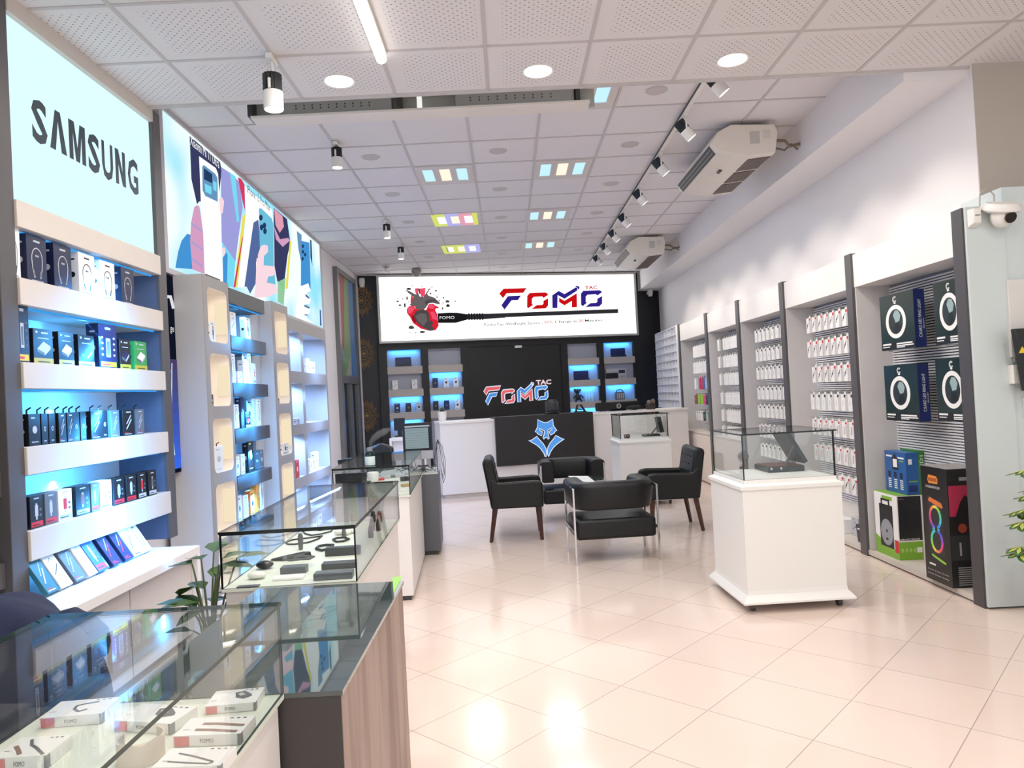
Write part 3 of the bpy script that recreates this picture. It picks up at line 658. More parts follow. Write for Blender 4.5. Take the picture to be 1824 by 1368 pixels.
m.build('framing', TAUPE, t, smooth=False)
MB().box(-2.55,-2.52,7.475,9.0,0,2.31).build('back_panel', BACKW, t, smooth=False)
for (za, zb) in RZ:
    for a, b in ((7.49,7.88),(7.985,8.935)):
        MB().box(-2.50,-2.49,a+.02,b-.02,zb-.008,zb-.001).build('led_strip', LEDB, t, smooth=False)
        area(t, (-2.36,(a+b)/2,zb-.012), .12, (b-a)*.8, 26*BLUE_W*(b-a)/.6, (.26,.48,1.0), (-.4,0,-1))
# goods on those shelves
def sm(name, label, cat, group, base, ink, kind, y, z, w, h, d=.05, x=XP-.06, side=1, hook=False):
    return carton(name, label, cat, group, base, ink, kind, (x-d*.0-.0,y,z+.001), Q, w, d, h, hook, side=side)
gA = 'small boxes on the blue shelves between the towers'
L = [(1.995,[(6.02,.13,.20,W_,K,'pen','white box with a pen print on the top blue shelf'),(6.36,.13,.19,W_,K,'watch','white box with a dark strap print on the top blue shelf')]),
     (1.606,[(5.97,.11,.24,W_,K,'loop','tall white earphone box at the near end of the second blue shelf'),(6.12,.12,.10,W_,K,'pen','low white box on the second blue shelf'),(6.24,.08,.20,W_,R_,'cable','white box with orange foot, before the taller one on the second blue shelf'),(6.36,.08,.27,W_,K,'watch','tall white box with a watch print on the second blue shelf'),(6.47,.08,.18,W_,R_,'charger','white box with orange foot at the far end of the second blue shelf')]),
     (1.228,[(6.00,.12,.20,W_,K,'loop','white hanging box at the near end of the third blue shelf'),(6.14,.08,.28,NV,S_,'spine','tall navy box on the third blue shelf'),(6.26,.13,.13,K,R_,'powerbank','short black box with a red print on the third blue shelf'),(6.42,.10,.26,S_,W_,'loop','clear grey pack on the third blue shelf'),(6.54,.10,.24,W_,K,'loop','white ring pack at the far end of the third blue shelf')]),
     (.84,[(5.98,.08,.16,W_,K,'icon','white box at the near end of the fourth blue shelf'),(6.10,.09,.17,W_,K,'icon','white box with a dark icon, second on the fourth blue shelf'),(6.06,.08,.25,B_,W_,'cable','blue box standing behind the white ones on the fourth blue shelf'),(6.17,.06,.26,R_,W_,'spine','red box standing behind the white ones on the fourth blue shelf'),(6.29,.14,.28,K,KH,'icon','tall black box on the fourth blue shelf'),(6.44,.10,.16,NV,S_,'spine','navy box behind the grey one on the fourth blue shelf'),(6.56,.11,.17,G_,S_,'icon','grey patterned box at the far end of the fourth blue shelf')]),
     (.46,[(5.98,.10,.22,W_,K,'icon','white box at the near end of the lowest blue shelf'),(6.12,.12,.20,W_,K,'loop','white box beside the orange ones on the lowest blue shelf'),(6.28,.12,.22,O_,K,'icon','orange box on the lowest blue shelf'),(6.42,.09,.34,O_,W_,'spine','tall orange box on the lowest blue shelf'),(6.52,.08,.35,W_,K,'watch','tall white box with a watch print on the lowest blue shelf')])]
for z, it in L:
    for (y, w_, h, base, ink, kd, lab) in it:
        back = 'behind' in lab
        sm('accessory_box', lab, 'box', gA, base, ink, kd, y, z, w_*.92, h, .05, XP-(.17 if back else .07))
for i, (y, w_, h, z, lab) in enumerate(((8.10,.16,.15,1.755,'white strap box, nearer of the group in the top wide compartment'),(8.32,.14,.17,1.755,'white strap box in the middle of the top wide compartment'),(8.55,.16,.14,1.755,'white strap box farthest in the top wide compartment'),
    (8.10,.14,.12,.635,'white trinket box nearest in the third wide compartment'),(8.30,.13,.14,.635,'white trinket box in the middle of the third wide compartment'),(8.52,.15,.20,.635,'tall white trinket box with a ring print in the third wide compartment'))):
    sm('trinket_box', lab, 'box', 'white boxes in the wide compartments', W_, G_, ('loop','watch','icon')[i%3], y, z, w_, h, .05, XP-.10)
sm('red_strap_box', 'red and white strap box in the narrow compartment of the shelf wall', 'box', None, R_, W_, 'watch', 7.60, .635, .13, .19)
sm('small_display_box', 'tiny grey box in the narrow compartment of the shelf wall', 'box', None, S_, K, 'icon', 7.72, 1.195, .09, .06)
sm('niche_box', 'white hanging box in the third niche of the nearer tower', 'box', None, W_, S_, 'icon', 5.60, .912, .17, .20, .03, XP-.05, hook=True)
sm('niche_strap', 'small dark strap box in the top niche of the nearer tower', 'box', None, W_, K, 'watch', 5.62, 1.915, .10, .16, .03, XP-.06)
sm('niche_gadget', 'small black gadget box in the second niche of the nearer tower', 'box', None, K, S_, 'icon', 5.52, 1.421, .05, .09, .03, XP-.05)
sm('niche_gadget', 'tiny dark gadget box in the second niche of the farther tower', 'box', None, K, S_, 'icon', 7.14, 1.421, .06, .05, .03, XP-.06)
sm('niche_box', 'white box with two dark bars in the third niche of the farther tower', 'box', None, W_, K, 'charger', 7.30, .912, .20, .11, .03, XP-.06)
solo(MB().box(-2.42,-2.28,5.60,5.86,2.413,2.445).box(-2.40,-2.30,5.64,5.82,2.445,2.452), 'set_top_box', BPLAST, 'flat black device lying on top of the nearer niche tower', 'device')
# tall blue poster in the gap
t = thing('neon_poster', 'tall dark poster with blue glow between the lettered unit and the niche tower', 'poster', (-2.45,5.1,.95))
MB().box(-2.46,-2.445,4.82,5.385,.95,2.40).build('board', emi('poster_dark',(22,26,44),.7), t, smooth=False)
m = MB()
for k in range(10): m.box(-2.4445,-2.4440+k*.0002,4.99,5.385,.98+k*.08,1.06+k*.08,k)
m.build('glow_print', [emi(f'poster_blue_{k}',(int(60+2*k),int(110-5*k),int(235-14*k)),.95) for k in range(10)], t, smooth=False)
m = MB(); 
for i in range(5):
    y = 5.06+.03*i; m.tube([(-2.441,y+.1,1.0+.02*i),(-2.441,y+.07,1.3),(-2.441,y+.12,1.55+.05*i)], .004, 4)
m.build('light_trail', emi('trail',(200,235,255),1.0), t)
m = MB().tube([(-2.441,5.29+.07*math.cos(a),2.16+.09*math.sin(a)) for a in [PI*.35*i for i in range(4)]], .014, 5)
MB().text('ge', (-2.4415,5.30,1.985),(0,1,0),(0,0,1),.05).build('lettering', emi('white_print_glow',(235,238,240),.9), t, smooth=False)
m.build('print', emi('white_print_glow',(235,238,240),.9), t)

# ================================================================= LONG BACKLIT POSTER
th = math.atan(.021); LBN = (math.cos(th), math.sin(th), 0)
def lb(px, py, e=0): p = onP(px, py, (-2.33+.001*e,0,0), LBN); return p
t = thing('backlit_poster', 'long backlit advertising poster of hands holding phones under the ceiling', 'light box', (-2.43,7.7,2.44))
LM_ = Matrix.Rotation(th, 4, 'Z')
m = MB(); ya, yb, za, zb = 5.30, 10.15, 2.45, 3.622
pl = lambda y, z, e=0: Vector((-2.33-.021*y+.001*e, y, z))
bx = lambda mm, y0, y1, z0, z1, e0, e1, mi=0: mm.prism([pl(y0,z0,e0),pl(y1,z0,e0),pl(y1,z1,e0),pl(y0,z1,e0)], [pl(y0,z0,e1),pl(y1,z0,e1),pl(y1,z1,e1),pl(y0,z1,e1)], mi)
for a in ((ya-.06,yb+.06,za-.04,za),(ya-.06,yb+.06,zb,zb+.036),(ya-.06,ya,za,zb),(yb,yb+.06,za,zb)): bx(m, *a, -120, 12)
m.build('frame', mat('poster_frame',(196,190,194),.4), t, smooth=False)
m = MB(); bx(m, ya, yb, za, zb, -30, 0)
def poster_mat():
    mm = bpy.data.materials.new('poster_film'); mm.use_nodes = True; nt = mm.node_tree; nt.nodes.clear(); Lk = nt.links.new
    o = nt.nodes.new('ShaderNodeOutputMaterial'); e = nt.nodes.new('ShaderNodeEmission'); e.inputs[1].default_value = 1.08
    tc = nt.nodes.new('ShaderNodeTexCoord'); nz = nt.nodes.new('ShaderNodeTexNoise'); nz.inputs['Scale'].default_value = 1.3; nz.inputs['Detail'].default_value = 1
    cr_ = nt.nodes.new('ShaderNodeValToRGB'); cr_.color_ramp.elements[0].color = rgb(150,225,245); cr_.color_ramp.elements[0].position = .35; cr_.color_ramp.elements[1].color = rgb(240,252,250); cr_.color_ramp.elements[1].position = .6
    Lk(tc.outputs['Object'], nz.inputs[0]); Lk(nz.outputs['Fac'], cr_.inputs[0]); Lk(cr_.outputs[0], e.inputs[0]); Lk(e.outputs[0], o.inputs[0]); return mm
film = m.build('film', poster_mat(), t, smooth=False)
ZA = lambda L: [(280+x/4.022, 180+y/4.022) for x, y in L]
ZB = lambda L: [(300+x/5.7, 460+y/5.7) for x, y in L]
pm = [emi('ad_'+n, c, s) for n, c, s in (('navy',(58,62,100),1),('white',(252,252,250),1.1),('camera',(104,150,190),1),('pink',(214,160,196),1),('blue',(70,150,215),1),('lilac',(160,160,222),1),('cyan',(120,215,240),1.05),
      ('yellow',(235,225,90),1),('red',(215,60,100),1),('teal',(112,192,222),1),('ink',(36,60,100),1),('denim',(86,108,160),1),('hand',(245,215,225),1.05),('face',(226,160,180),1),('mint',(175,240,225),1.05),('green',(150,205,160),1))]
ad = MB()
def A(L, mi, e=1): ad.poly([lb(x, y, e) for x, y in L], mi)
A(ZA([(130,1195),(150,1080),(175,1000),(215,950),(245,960),(262,1080),(262,1205)]), 4)
A(ZA([(455,470),(530,520),(590,580),(612,760),(560,1150),(500,1060),(462,1010)]), 5); A(ZA([(520,510),(560,540),(588,860),(572,870)]), 6, 2); A(ZA([(465,1010),(560,1150),(545,1330),(500,1330),(470,1200)]), 6, 1.5)
A(ZA([(232,250),(452,440),(460,500),(455,560),(440,700),(300,720),(285,740),(245,560)]), 0, 2)
A(ZA([(300,395),(420,480),(436,520),(455,800),(472,1310),(345,1270),(320,900)]), 1, 3)
A(ZA([(322,470),(335,458),(415,520),(432,550),(434,722),(345,680),(325,640)]), 2, 4)
A(ZA([(335,480),(395,525),(395,590),(335,560)]), 10, 5); A(ZA([(400,570),(425,585),(425,650),(402,635)]), 6, 5); A(ZA([(340,590),(390,615),(388,670),(345,650)]), 6, 5)
A(ZA([(265,760),(285,745),(302,755),(315,830),(330,950),(340,1240),(252,1205),(246,1130),(236,1010),(243,870)]), 3, 4)
for q0 in (870,1000,1120): A(ZA([(245,q0),(326,q0+60),(326,q0+72),(245,q0+14)]), 5, 5)
A(ZA([(440,700),(465,690),(480,720),(470,800),(455,815)]), 12, 4); A(ZA([(460,1050),(485,1050),(490,1090),(472,1120)]), 12, 4)
A(ZA([(470,1120),(490,1080),(505,1100),(500,1330),(472,1310)]), 4, 2)
A(ZA([(578,545),(605,560),(626,600),(630,790),(612,720)]), 8, 2); A(ZA([(612,830),(636,800),(575,1335),(548,1335)]), 7, 2); A(ZA([(606,990),(618,960),(560,1335),(546,1335)]), 8, 3)
A(ZA([(625,605),(645,625),(825,780),(835,1000),(840,1335),(575,1335),(620,1000),(634,800)]), 1, 1)
A(ZA([(690,870),(725,850),(742,1040),(715,1150),(680,1160),(650,1330),(625,1330),(650,1150)]), 11, 2)
A(ZB([(825,-60),(890,-60),(890,250),(830,360),(775,250),(820,60)]), 11, 2)
A(ZA([(728,770),(745,768),(820,840),(832,880),(836,1180),(850,1345),(745,1345),(735,1040)]), 9, 3)
for cx, cy in ((743,835),(768,892),(748,905),(772,932)): A([(280+(cx+13*math.cos(a))/4.022, 180+(cy+22*math.sin(a))/4.022) for a in [2*PI*i/10 for i in range(10)]], 10, 4)
A(ZA([(742,1040),(765,1028),(792,1036),(795,1080),(765,1110),(762,1180),(840,1190),(850,1240),(795,1255),(785,1300),(850,1315),(860,1345),(715,1345),(722,1100)]), 12, 5)
A(ZB([(895,0),(940,0),(945,70),(1070,80),(1090,140),(1060,180),(980,190),(960,230),(1100,300),(1110,350),(1000,395),(870,400),(885,250)]), 12, 5)
A(ZA([(835,765),(930,845),(955,1020),(935,1100),(905,1345),(860,1290),(840,1180)]), 0, 2); A(ZA([(838,770),(898,825),(908,900),(878,945),(848,890)]), 13, 3)
A(ZA([(838,900),(880,990),(940,980),(950,1000),(900,1045),(850,990)]), 3, 3)
A(ZA([(950,1000),(962,1010),(935,1345),(918,1345)]), 7, 3); A(ZB([(1110,240),(1190,200),(1170,480),(1110,440)]), 15, 2)
A(ZA([(1000,930),(1035,960),(1030,1150),(1010,1050)]), 2, 2)
A(ZA([(1030,1000),(1090,1015),(1096,1200),(1100,1345),(1038,1345)]), 4, 3)
A(ZB([(1345,-100),(1430,-90),(1435,300),(1345,300)]), 4, 3)
for cx, cy in ((1044,1040),(1044,1080),(1060,1100),(1042,1130)): A([(280+(cx+8*math.cos(a))/4.022, 180+(cy+14*math.sin(a))/4.022) for a in [2*PI*i/8 for i in range(8)]], 10, 4)
A(ZA([(1095,990),(1105,1000),(1112,1180),(1098,1120)]), 10, 4)
A(ZB([(1340,285),(1420,255),(1445,330),(1405,350),(1445,415),(1432,470),(1385,465),(1440,520),(1432,565),(1385,590),(1470,660),(1290,600),(1305,420)]), 1, 4)
A(ZB([(1395,360),(1435,400),(1425,412),(1390,385)]), 11, 5); A(ZB([(1380,470),(1438,500),(1425,512),(1380,490)]), 11, 5); A(ZB([(1370,570),(1425,570),(1400,585)]), 11, 5)
A(ZB([(1535,520),(1550,530),(1555,690),(1538,680)]), 11, 4)
ad.build('printed_picture', pm, film, smooth=False)
tx = MB()
def tline(s, p0, p1, h, mi, e):
    a, b = lb(*p0, e), lb(*p1, e); U = (b-a); tx.text(s, a, (U.x,U.y,0), (0,0,1), h, mi, wd=math.hypot(U.x,U.y))
tline('Xiaomi Mi 11 Ultra', *ZA([(238,312),(445,480)]), .085, 0, 6)
tline('iPhone 13 Pro Max', *ZA([(645,655),(808,782)]), .085, 1, 6)
tx.build('lettering', [pm[1], pm[10]], film, smooth=False)
# ================================================================= BACK SHELF WALL, BANNER, COUNTER
CB = [(.13,.74),(.87,1.48),(3.535,4.145),(4.265,4.885)]
CZ = {0:[(1.86,1.995),(1.45,1.58),(1.03,1.165)], 1:[(1.89,2.015),(1.475,1.597),(1.06,1.183)]}
t = thing('back_shelf_wall', 'black shelf wall with blue lit niches under the bright banner', 'shelf wall', BK @ Vector((2.5,.2,0)), math.radians(13.2))
m = MB(BK)
us = [-.02,.13,.74,.87,1.48,1.607,3.40,3.535,4.145,4.265,4.885,5.10]
for i in range(0,12,2): m.box(us[i],us[i+1],.10,.199,0,2.44)
for i in range(1,11,2):
    top = 2.295 if i != 5 else 2.31
    m.box(us[i],us[i+1],.10,.199,top,2.44)
m.box(us[5],us[6],.13,.199,0,2.31)
m.build('frame', BLACK, t, smooth=False)
# compartments are set into the wall: a box behind the frame
for c, (a, b) in enumerate(CB):
    z1 = 2.295; off = 0 if c < 2 else 1
    MB(BK).box(a,b,.17,.199,.0,z1).build('back_panel', mat('niche_board',(168,171,184),.55,var=.02), t, smooth=False)
    for k, (za, zb) in enumerate(CZ[off]):
        s = MB(BK).box(a-.005,b+.012,.085,.17,za,zb).build('shelf', mat('grey_beige_laminate',(186,176,170),.45), t, smooth=False)
    lit = {0:(0,2,3),1:(1,2),2:(1,2,3),3:(0,2)}[c]; tops = [z1]+[za for za, zb in CZ[off]]
    for k, zt in enumerate(tops):
        MB(BK).box(a+.01,b-.01,.105,.115,zt-.007,zt-.001).build('led_strip', LEDB if k in lit else mat('unlit_strip',(180,180,180)), t, smooth=False)
        if k in lit:
            o = area(t, BK @ Vector(((a+b)/2,.112,zt-.012)), .5, .02, (2.1 if k == 0 else 2.7)*BLUE_W, (.04,.38,1.0), BK.to_3x3() @ Vector((0,.35,-1)))
# banner
t = thing('backlit_banner', 'wide bright white banner with a heart and cable print above the counter', 'light box', BK @ Vector((2.48,.08,2.415)), math.radians(13.2))
m = MB(BK).box(0,4.96,-.02,.10,2.415,2.452).box(0,4.96,-.02,.10,3.600,3.638).box(0,.04,-.02,.10,2.452,3.6).box(4.92,4.96,-.02,.10,2.452,3.6)
m.build('frame', mat('banner_frame',(190,190,184),.35,.3), t, smooth=False)
film = MB(BK).box(.04,4.92,.0,.09,2.452,3.600).build('film', emi('banner_white',(255,255,252),1.5), t, smooth=False)
BN = (BK.to_3x3() @ Vector((0,1,0)))
def bn(px, py, e): return onP(px, py, BK @ Vector((0,-.001*e,0)), BN)
Z8 = lambda L: [(860+x/6.514, 490+y/6.514) for x, y in L]
Z7 = lambda L: [(690+x/8.686, 490+y/8.686) for x, y in L]
bm_ = [emi('banner_red',(200,18,24),1), emi('banner_indigo',(48,34,134),1), emi('banner_dark',(48,46,50),1), emi('banner_black',(26,26,30),1), emi('heart_red',(222,34,52),1), emi('heart_pink',(240,80,110),1), emi('heart_grey',(104,98,100),1), emi('banner_paper',(250,250,250),1), emi('heart_deep',(150,20,34),1), emi('heart_stone',(78,72,74),1)]
LOGO = [(0,[(190,215),(240,158),(508,150),(470,205),(275,213),(235,268)]),
 (1,[(215,350),(290,245),(443,236),(408,290),(335,292),(252,402)]),
 (0,[(513,372),(515,240),(545,208),(720,200),(752,212),(756,232),(705,265),(690,248),(592,253),(570,275),(570,335),(585,346),(528,384)]),
 (0,[(565,394),(625,348),(690,345),(703,332),(703,300),(758,268),(758,352),(730,387)]),
 (1,[(805,235),(880,183),(948,220),(1078,143),(1096,150),(1096,180),(948,275),(868,232),(865,383),(808,383)]),
 (1,[(1070,135),(1090,123),(1125,135),(1118,160),(1103,172),(1098,148),(1082,142)]),
 (0,[(885,262),(948,298),(1090,210),(1093,372),(1033,375),(1033,300),(948,352),(885,312)]),
 (1,[(1140,345),(1138,215),(1165,182),(1350,175),(1376,184),(1382,202),(1328,237),(1310,222),(1215,228),(1195,250),(1195,310),(1206,322),(1160,362)]),
 (1,[(1188,371),(1250,325),(1315,322),(1328,308),(1328,275),(1385,242),(1385,330),(1350,365)])]
ad = MB()
def AB(L, mi, e=1): ad.poly([bn(x, y, e) for x, y in L], mi)
for mi, L in LOGO: AB(Z8(L), mi)
AB(Z8([(0,450),(1570,393),(1570,440),(0,498)]), 2)
for k in range(5): pass
AB(Z7([(1225,603),(1490,598),(1824,592),(1824,660),(1490,682),(1225,690)]), 2, 2); AB(Z7([(775,592),(960,580),(1080,582),(1235,606),(1235,690),(1060,738),(785,740)]), 3, 3)
for k in range(6): AB(Z7([(1250+k*42,590),(1270+k*42,589),(1276+k*42,694),(1256+k*42,695)]), 3, 3)
AB(Z7([(370,300),(395,295),(390,420),(440,520),(600,540),(640,450),(700,440),(745,470),(798,500),(795,518),(750,515),(740,545),(770,600),(785,735),(795,780),(750,850),(660,864),(520,830),(400,745),(350,650),(305,590),(298,530),(330,488),(365,470),(358,400)]), 4)
AB(Z7([(425,205),(470,200),(478,250),(470,310),(440,290),(428,250)]), 5); AB(Z7([(500,208),(590,198),(582,325),(530,345),(508,290)]), 5); AB(Z7([(470,205),(500,205),(508,290),(490,290)]), 9, 2)
AB(Z7([(340,460),(380,420),(400,330),(320,275),(300,245),(330,240),(420,290),(450,300),(470,260),(500,330),(560,340),(585,300),(640,215),(655,222),(615,290),(640,320),(720,345),(810,420),(812,455),(740,440),(700,430),(640,440),(600,500),(560,540),(440,520),(425,480)]), 6, 2)
AB(Z7([(445,420),(490,395),(535,400),(540,470),(520,510),(460,515),(440,470)]), 6, 3); AB(Z7([(575,420),(620,380),(720,375),(780,420),(700,412),(630,425),(600,460)]), 9, 3)
AB(Z7([(400,640),(440,560),(540,530),(630,560),(650,640),(660,720),(620,820),(560,820),(470,750),(430,690)]), 9, 2)
AB(Z7([(430,640),(500,590),(600,600),(620,700),(560,790),(480,720)]), 6, 3); AB(Z7([(600,800),(680,690),(710,740),(690,780),(730,850),(660,862),(600,850)]), 9, 3)
AB(Z7([(310,510),(350,485),(415,485),(428,520),(370,590),(330,600)]), 5, 3); AB(Z7([(620,470),(680,448),(740,480),(715,525),(655,520)]), 5, 3); AB(Z7([(660,570),(720,560),(760,640),(770,700),(700,680)]), 5, 3)
AB(Z7([(380,640),(400,620),(450,720),(430,740),(390,700)]), 8, 3)
frs = [(330,215,40,20),(300,240,20,12),(385,165,10,8),(535,175,10,10),(690,185,22,8),(650,215,20,8),(750,245,24,14),(770,340,22,12),(735,360,14,8),(805,390,18,10),(870,350,14,14),(930,408,42,24),(935,475,38,28),(860,430,10,16),(855,515,14,22),(1050,405,14,10),(160,405,26,14),(195,465,24,16),(240,370,8,16),(305,355,16,32),(270,465,14,40),(215,555,12,6),(160,362,12,6),(370,810,50,36),(535,880,56,16),(440,893,14,10),(355,890,14,5),(330,415,8,14),(668,285,18,16)]
for i, (cx, cy, a, b) in enumerate(frs):
    r = random.Random(i); AB(Z7([(cx+a*math.cos(k*PI/3+.3)*r.uniform(.7,1.15), cy+b*math.sin(k*PI/3+.3)*r.uniform(.7,1.15)) for k in range(6)]), 9 if i % 2 else 2, 4)
def bt(s, p0, p1, h, mi, e=5, bold=0):
    a, b = bn(*p0, e), bn(*p1, e); U = b-a; ad.text(s, a, U, (0,0,1), h, mi, wd=U.length, bold=bold)
bt('TAC', *Z8([(1188,164),(1328,160)]), .062, 0, bold=.03)
bt('FOMO', *Z7([(810,682),(1040,676)]), .055, 7, 6)
for s, a, b, c in (('FomoTac Wolfstyle Series -',(18,592),(697,567),3),('60%',(715,562),(815,558),0),('Charge in',(838,557),(1095,548),3),('30',(1113,547),(1168,545),0),('Minutes',(1187,543),(1388,536),3)):
    bt(s, *Z8([a,b]), .052, c, 5, .008)
ad.build('printed_picture', bm_, film, smooth=False)
# glowing shop sign in the black niche
def neon(parent_mb, outl, polys, fn, T=.03):
    pass
t = thing('neon_logo', 'glowing red and blue lettered sign with white outline in the black niche', 'sign', BK @ Vector((2.5,.12,1.2)), math.radians(13.2))
def sg(x, y, e): return BK @ Vector((1.868+(x-190)/1195*1.235, .128-e, 1.60-(y-123)/279*.385))
face = MB(); rim = MB(); back = MB()
for mi, L in LOGO:
    P = [sg(x,y,.022) for x,y in L]; Pb = [sg(x,y,.0) for x,y in L]
    face.prism(P, Pb, mi); rim.tube([sg(x,y,.024) for x,y in L], .009, 6, closed=True)
face.build('letter', [emi('neon_red',(240,105,110),.95), emi('neon_blue',(80,150,235),.95)], t, smooth=False)
rim.build('outline', emi('neon_rim',(225,235,250),1.0), t)
m = MB(); m.text('TAC', sg(1170,158,.02), BK.to_3x3() @ Vector((1,0,0)), (0,0,1), .085, 0, wd=.30, bold=.04); m.build('small_letters', emi('neon_pale',(240,215,220),.95), t, smooth=False)
MB(BK).tube([(2.0,.125,1.46),(3.05,.125,1.44)], .005, 5).build('wire', BPLAST, t)
solo(MB(BK).box(2.50,2.63,.05,.13,2.255,2.30), 'niche_sensor', WPLAST, 'small white fitting at the top edge of the black niche', 'fitting', bevel=.006)
# goods in the back niches
BB = math.radians(13.2)
def bgoods(u, z, w, h, base, ink, kind, lab, name='phone_box', cat='box', grp='phones in the back niches', d=.03):
    return carton(name, lab, cat, grp, base, ink, kind, BK @ Vector((u,.150,z+.002)), BB, w, d, h, side=0)
L0 = CZ[0]; L1 = CZ[1]
for (u, w_, base, ink, kd, lab) in ((.25,.10,W_,K,'pen','white phone box on the outer column second shelf, nearer the rosettes'),(.60,.10,W_,K,'pen','white phone box on the outer column second shelf, nearer the black niche')): bgoods(u, L0[1][1], w_, .17, base, ink, kd, lab)
for (u, base, ink, lab) in ((.27,NV,S_,'navy phone in a white edged case, first on the outer column third shelf'),(.47,K,G_,'black phone in the middle of the outer column third shelf'),(.66,S_,NV,'silver phone, last on the outer column third shelf')): bgoods(u, L0[2][1], .095, .165, base, ink, 'icon', lab)
for (u, base, ink, lab) in ((.98,NV,G_,'dark phone on the second shelf beside the black niche'),(1.18,W_,K,'pale phone with dark rim in the middle of the second shelf'),(1.36,W_,K,'pale phone with dark rim, last on the second shelf')): bgoods(u, L0[1][1], .095, .18, base, ink, 'icon', lab)
for (u, base, ink, lab) in ((.97,K,G_,'black phone, first on the third shelf beside the black niche'),(1.17,NV,B_,'dark blue phone in the middle of the third shelf beside the niche'),(1.37,W_,NV,'pale tablet with a dark square on the third shelf beside the niche')): bgoods(u, L0[2][1], .095, .175, base, ink, 'icon', lab)
def laptop(u, z, lab, wd=.28, hh=.17):
    t = thing('open_case', lab, 'display case', BK @ Vector((u,.13,z)), BB, 'dark cases in the back niches')
    MB(BK).box(u-wd/2,u+wd/2,.09,.165,z+.001,z+.03).build('base', mat('case_navy',(20,26,56),.3), t, bevel=.004)
    MB(BK).box(u-wd/2,u+wd/2,.150,.167,z+.03,z+hh).build('lid', mat('case_navy',(20,26,56),.3), t, bevel=.004)
laptop(.42, L0[0][1], 'dark open case on the top shelf nearest the rosettes')
laptop(3.80, L1[1][1], 'dark open case on the second shelf on the far side of the niche', .30, .18)
laptop(4.58, L1[0][1], 'dark open case on the top shelf at the outer end beyond the niche', .30, .17)
t = thing('white_hardware_box', 'white patterned carton with a black pad before it on the outermost back shelf', 'box', BK @ Vector((4.55,.13,L1[1][1])), BB)
m = MB(BK).box(4.30,4.72,.12,.165,L1[1][1]+.001,L1[1][1]+.19,0).box(4.56,4.69,.1195,.12,L1[1][1]+.10,L1[1][1]+.16,1)
for i in range(3): m.box(4.60+.035*i,4.615+.035*i,.1193,.12,L1[1][1]+.03,L1[1][1]+.045,1)
m.build('carton', [BM[S_], BM[NV]], t, smooth=False)
MB(BK).box(4.29,4.54,.09,.118,L1[1][1]+.001,L1[1][1]+.11).build('pad', BPLAST, t, bevel=.02)
t = thing('black_figure', 'small black robot figure on the third shelf beyond the niche', 'figurine', BK @ Vector((3.70,.13,L1[2][1])), BB)
z = L1[2][1]
MB(BK).blob((3.70,.125,z+.205), .05, .03, .055).box(3.63,3.66,.11,.14,z+.20,z+.25).box(3.74,3.77,.11,.14,z+.20,z+.25).build('head', BPLAST, t)
MB(BK).blob((3.71,.125,z+.09), .05, .03, .06).build('body', BPLAST, t)
for s in (-1,1): MB(BK).tube([(3.71+s*.03,.125,z+.07),(3.71+s*.05,.115,z+.03),(3.71+s*.055,.11,z+.002)], [.02,.016,.02], 8).build('leg', BPLAST, t)
for s in (-1,1): MB(BK).tube([(3.71+s*.04,.125,z+.13),(3.71+s*.085,.115,z+.10),(3.71+s*.09,.11,z+.06)], [.016,.013,.016], 8).build('arm', BPLAST, t)
for i, u in enumerate((3.87,3.93,3.99)):
    solo(MB(BK).lathe([(0,0),(.025,0),(.025,.12),(.012,.14),(.012,.17),(0,.17)], (u,.125,z+.001), 12), 'pale_bottle', mat('pale_bottle',(190,220,235),.3), f'pale bottle, {ORD[i]} beside the black figure on the back shelf', 'bottle', 'bottles beside the black figure')
t = thing('grey_headset_box', 'grey framed gadget box on the lowest back shelf at the outer end', 'box', BK @ Vector((4.56,.13,z)), BB)
m = MB(BK).box(4.47,4.65,.10,.16,z+.001,z+.15,0)
for i in range(4): m.box(4.49+.04*i,4.515+.04*i,.098,.10,z+.02,z+.13,1)
m.build('carton', [BM[G_], BM[S_]], t, smooth=False)
MB(BK).tube([(4.49,.13,z+.15),(4.50,.13,z+.18),(4.56,.13,z+.20),(4.62,.13,z+.18),(4.63,.13,z+.15)], .01, 6).build('handle', BPLAST, t)

# ---------------------------------------------------------------- reception counter
t = thing('reception_counter', 'long white reception counter with a dark panel carrying a glowing wolf head', 'counter', CT @ Vector((1.8,.3,0)), BB)
MB(CT).box(0,3.72,.0,.55,.06,1.03).build('body', WHITE, t, smooth=False)
MB(CT).box(.03,3.70,.03,.52,0,.06).build('plinth', CREAM, t, smooth=False)
MB(CT).box(-.01,3.73,-.012,.56,1.03,1.062).build('top', WHITE, t, bevel=.004)
pn = MB(CT).box(.765,2.205,-.06,-.0125,.40,1.062).box(.765,2.205,-.06,.25,1.0622,1.085).build('dark_panel', mat('dark_panel',(38,35,35),.45,var=.06), t, smooth=False)
CN = CT.to_3x3() @ Vector((0,1,0))
def wf_(px, py, e): return onP(px, py, CT @ Vector((0,-.062-e,0)), CN)
ZW = lambda L: [(930+x/15.2, 735+y/15.2) for x, y in L]
WOLF = [[(420,185),(590,270),(690,265),(830,175),(845,345),(880,400),(945,490),(890,505),(880,545),(775,610),(730,520),(770,480),(800,470),(815,405),(700,470),(700,560),(735,700),(705,725),(690,680),(610,680),(590,725),(565,690),(600,560),(600,490),(460,425),(475,480),(555,520),(530,630),(400,560),(420,535),(350,525),(415,400)],
 [(175,760),(260,745),(405,640),(440,700),(580,850),(650,980),(665,1080),(650,1195),(625,1195),(590,1100),(500,970),(400,880),(250,795)],
 [(1150,712),(1090,712),(910,615),(880,670),(760,820),(700,930),(685,1020),(690,1130),(720,1195),(735,1150),(770,1060),(850,940),(960,840),(1080,755)]]
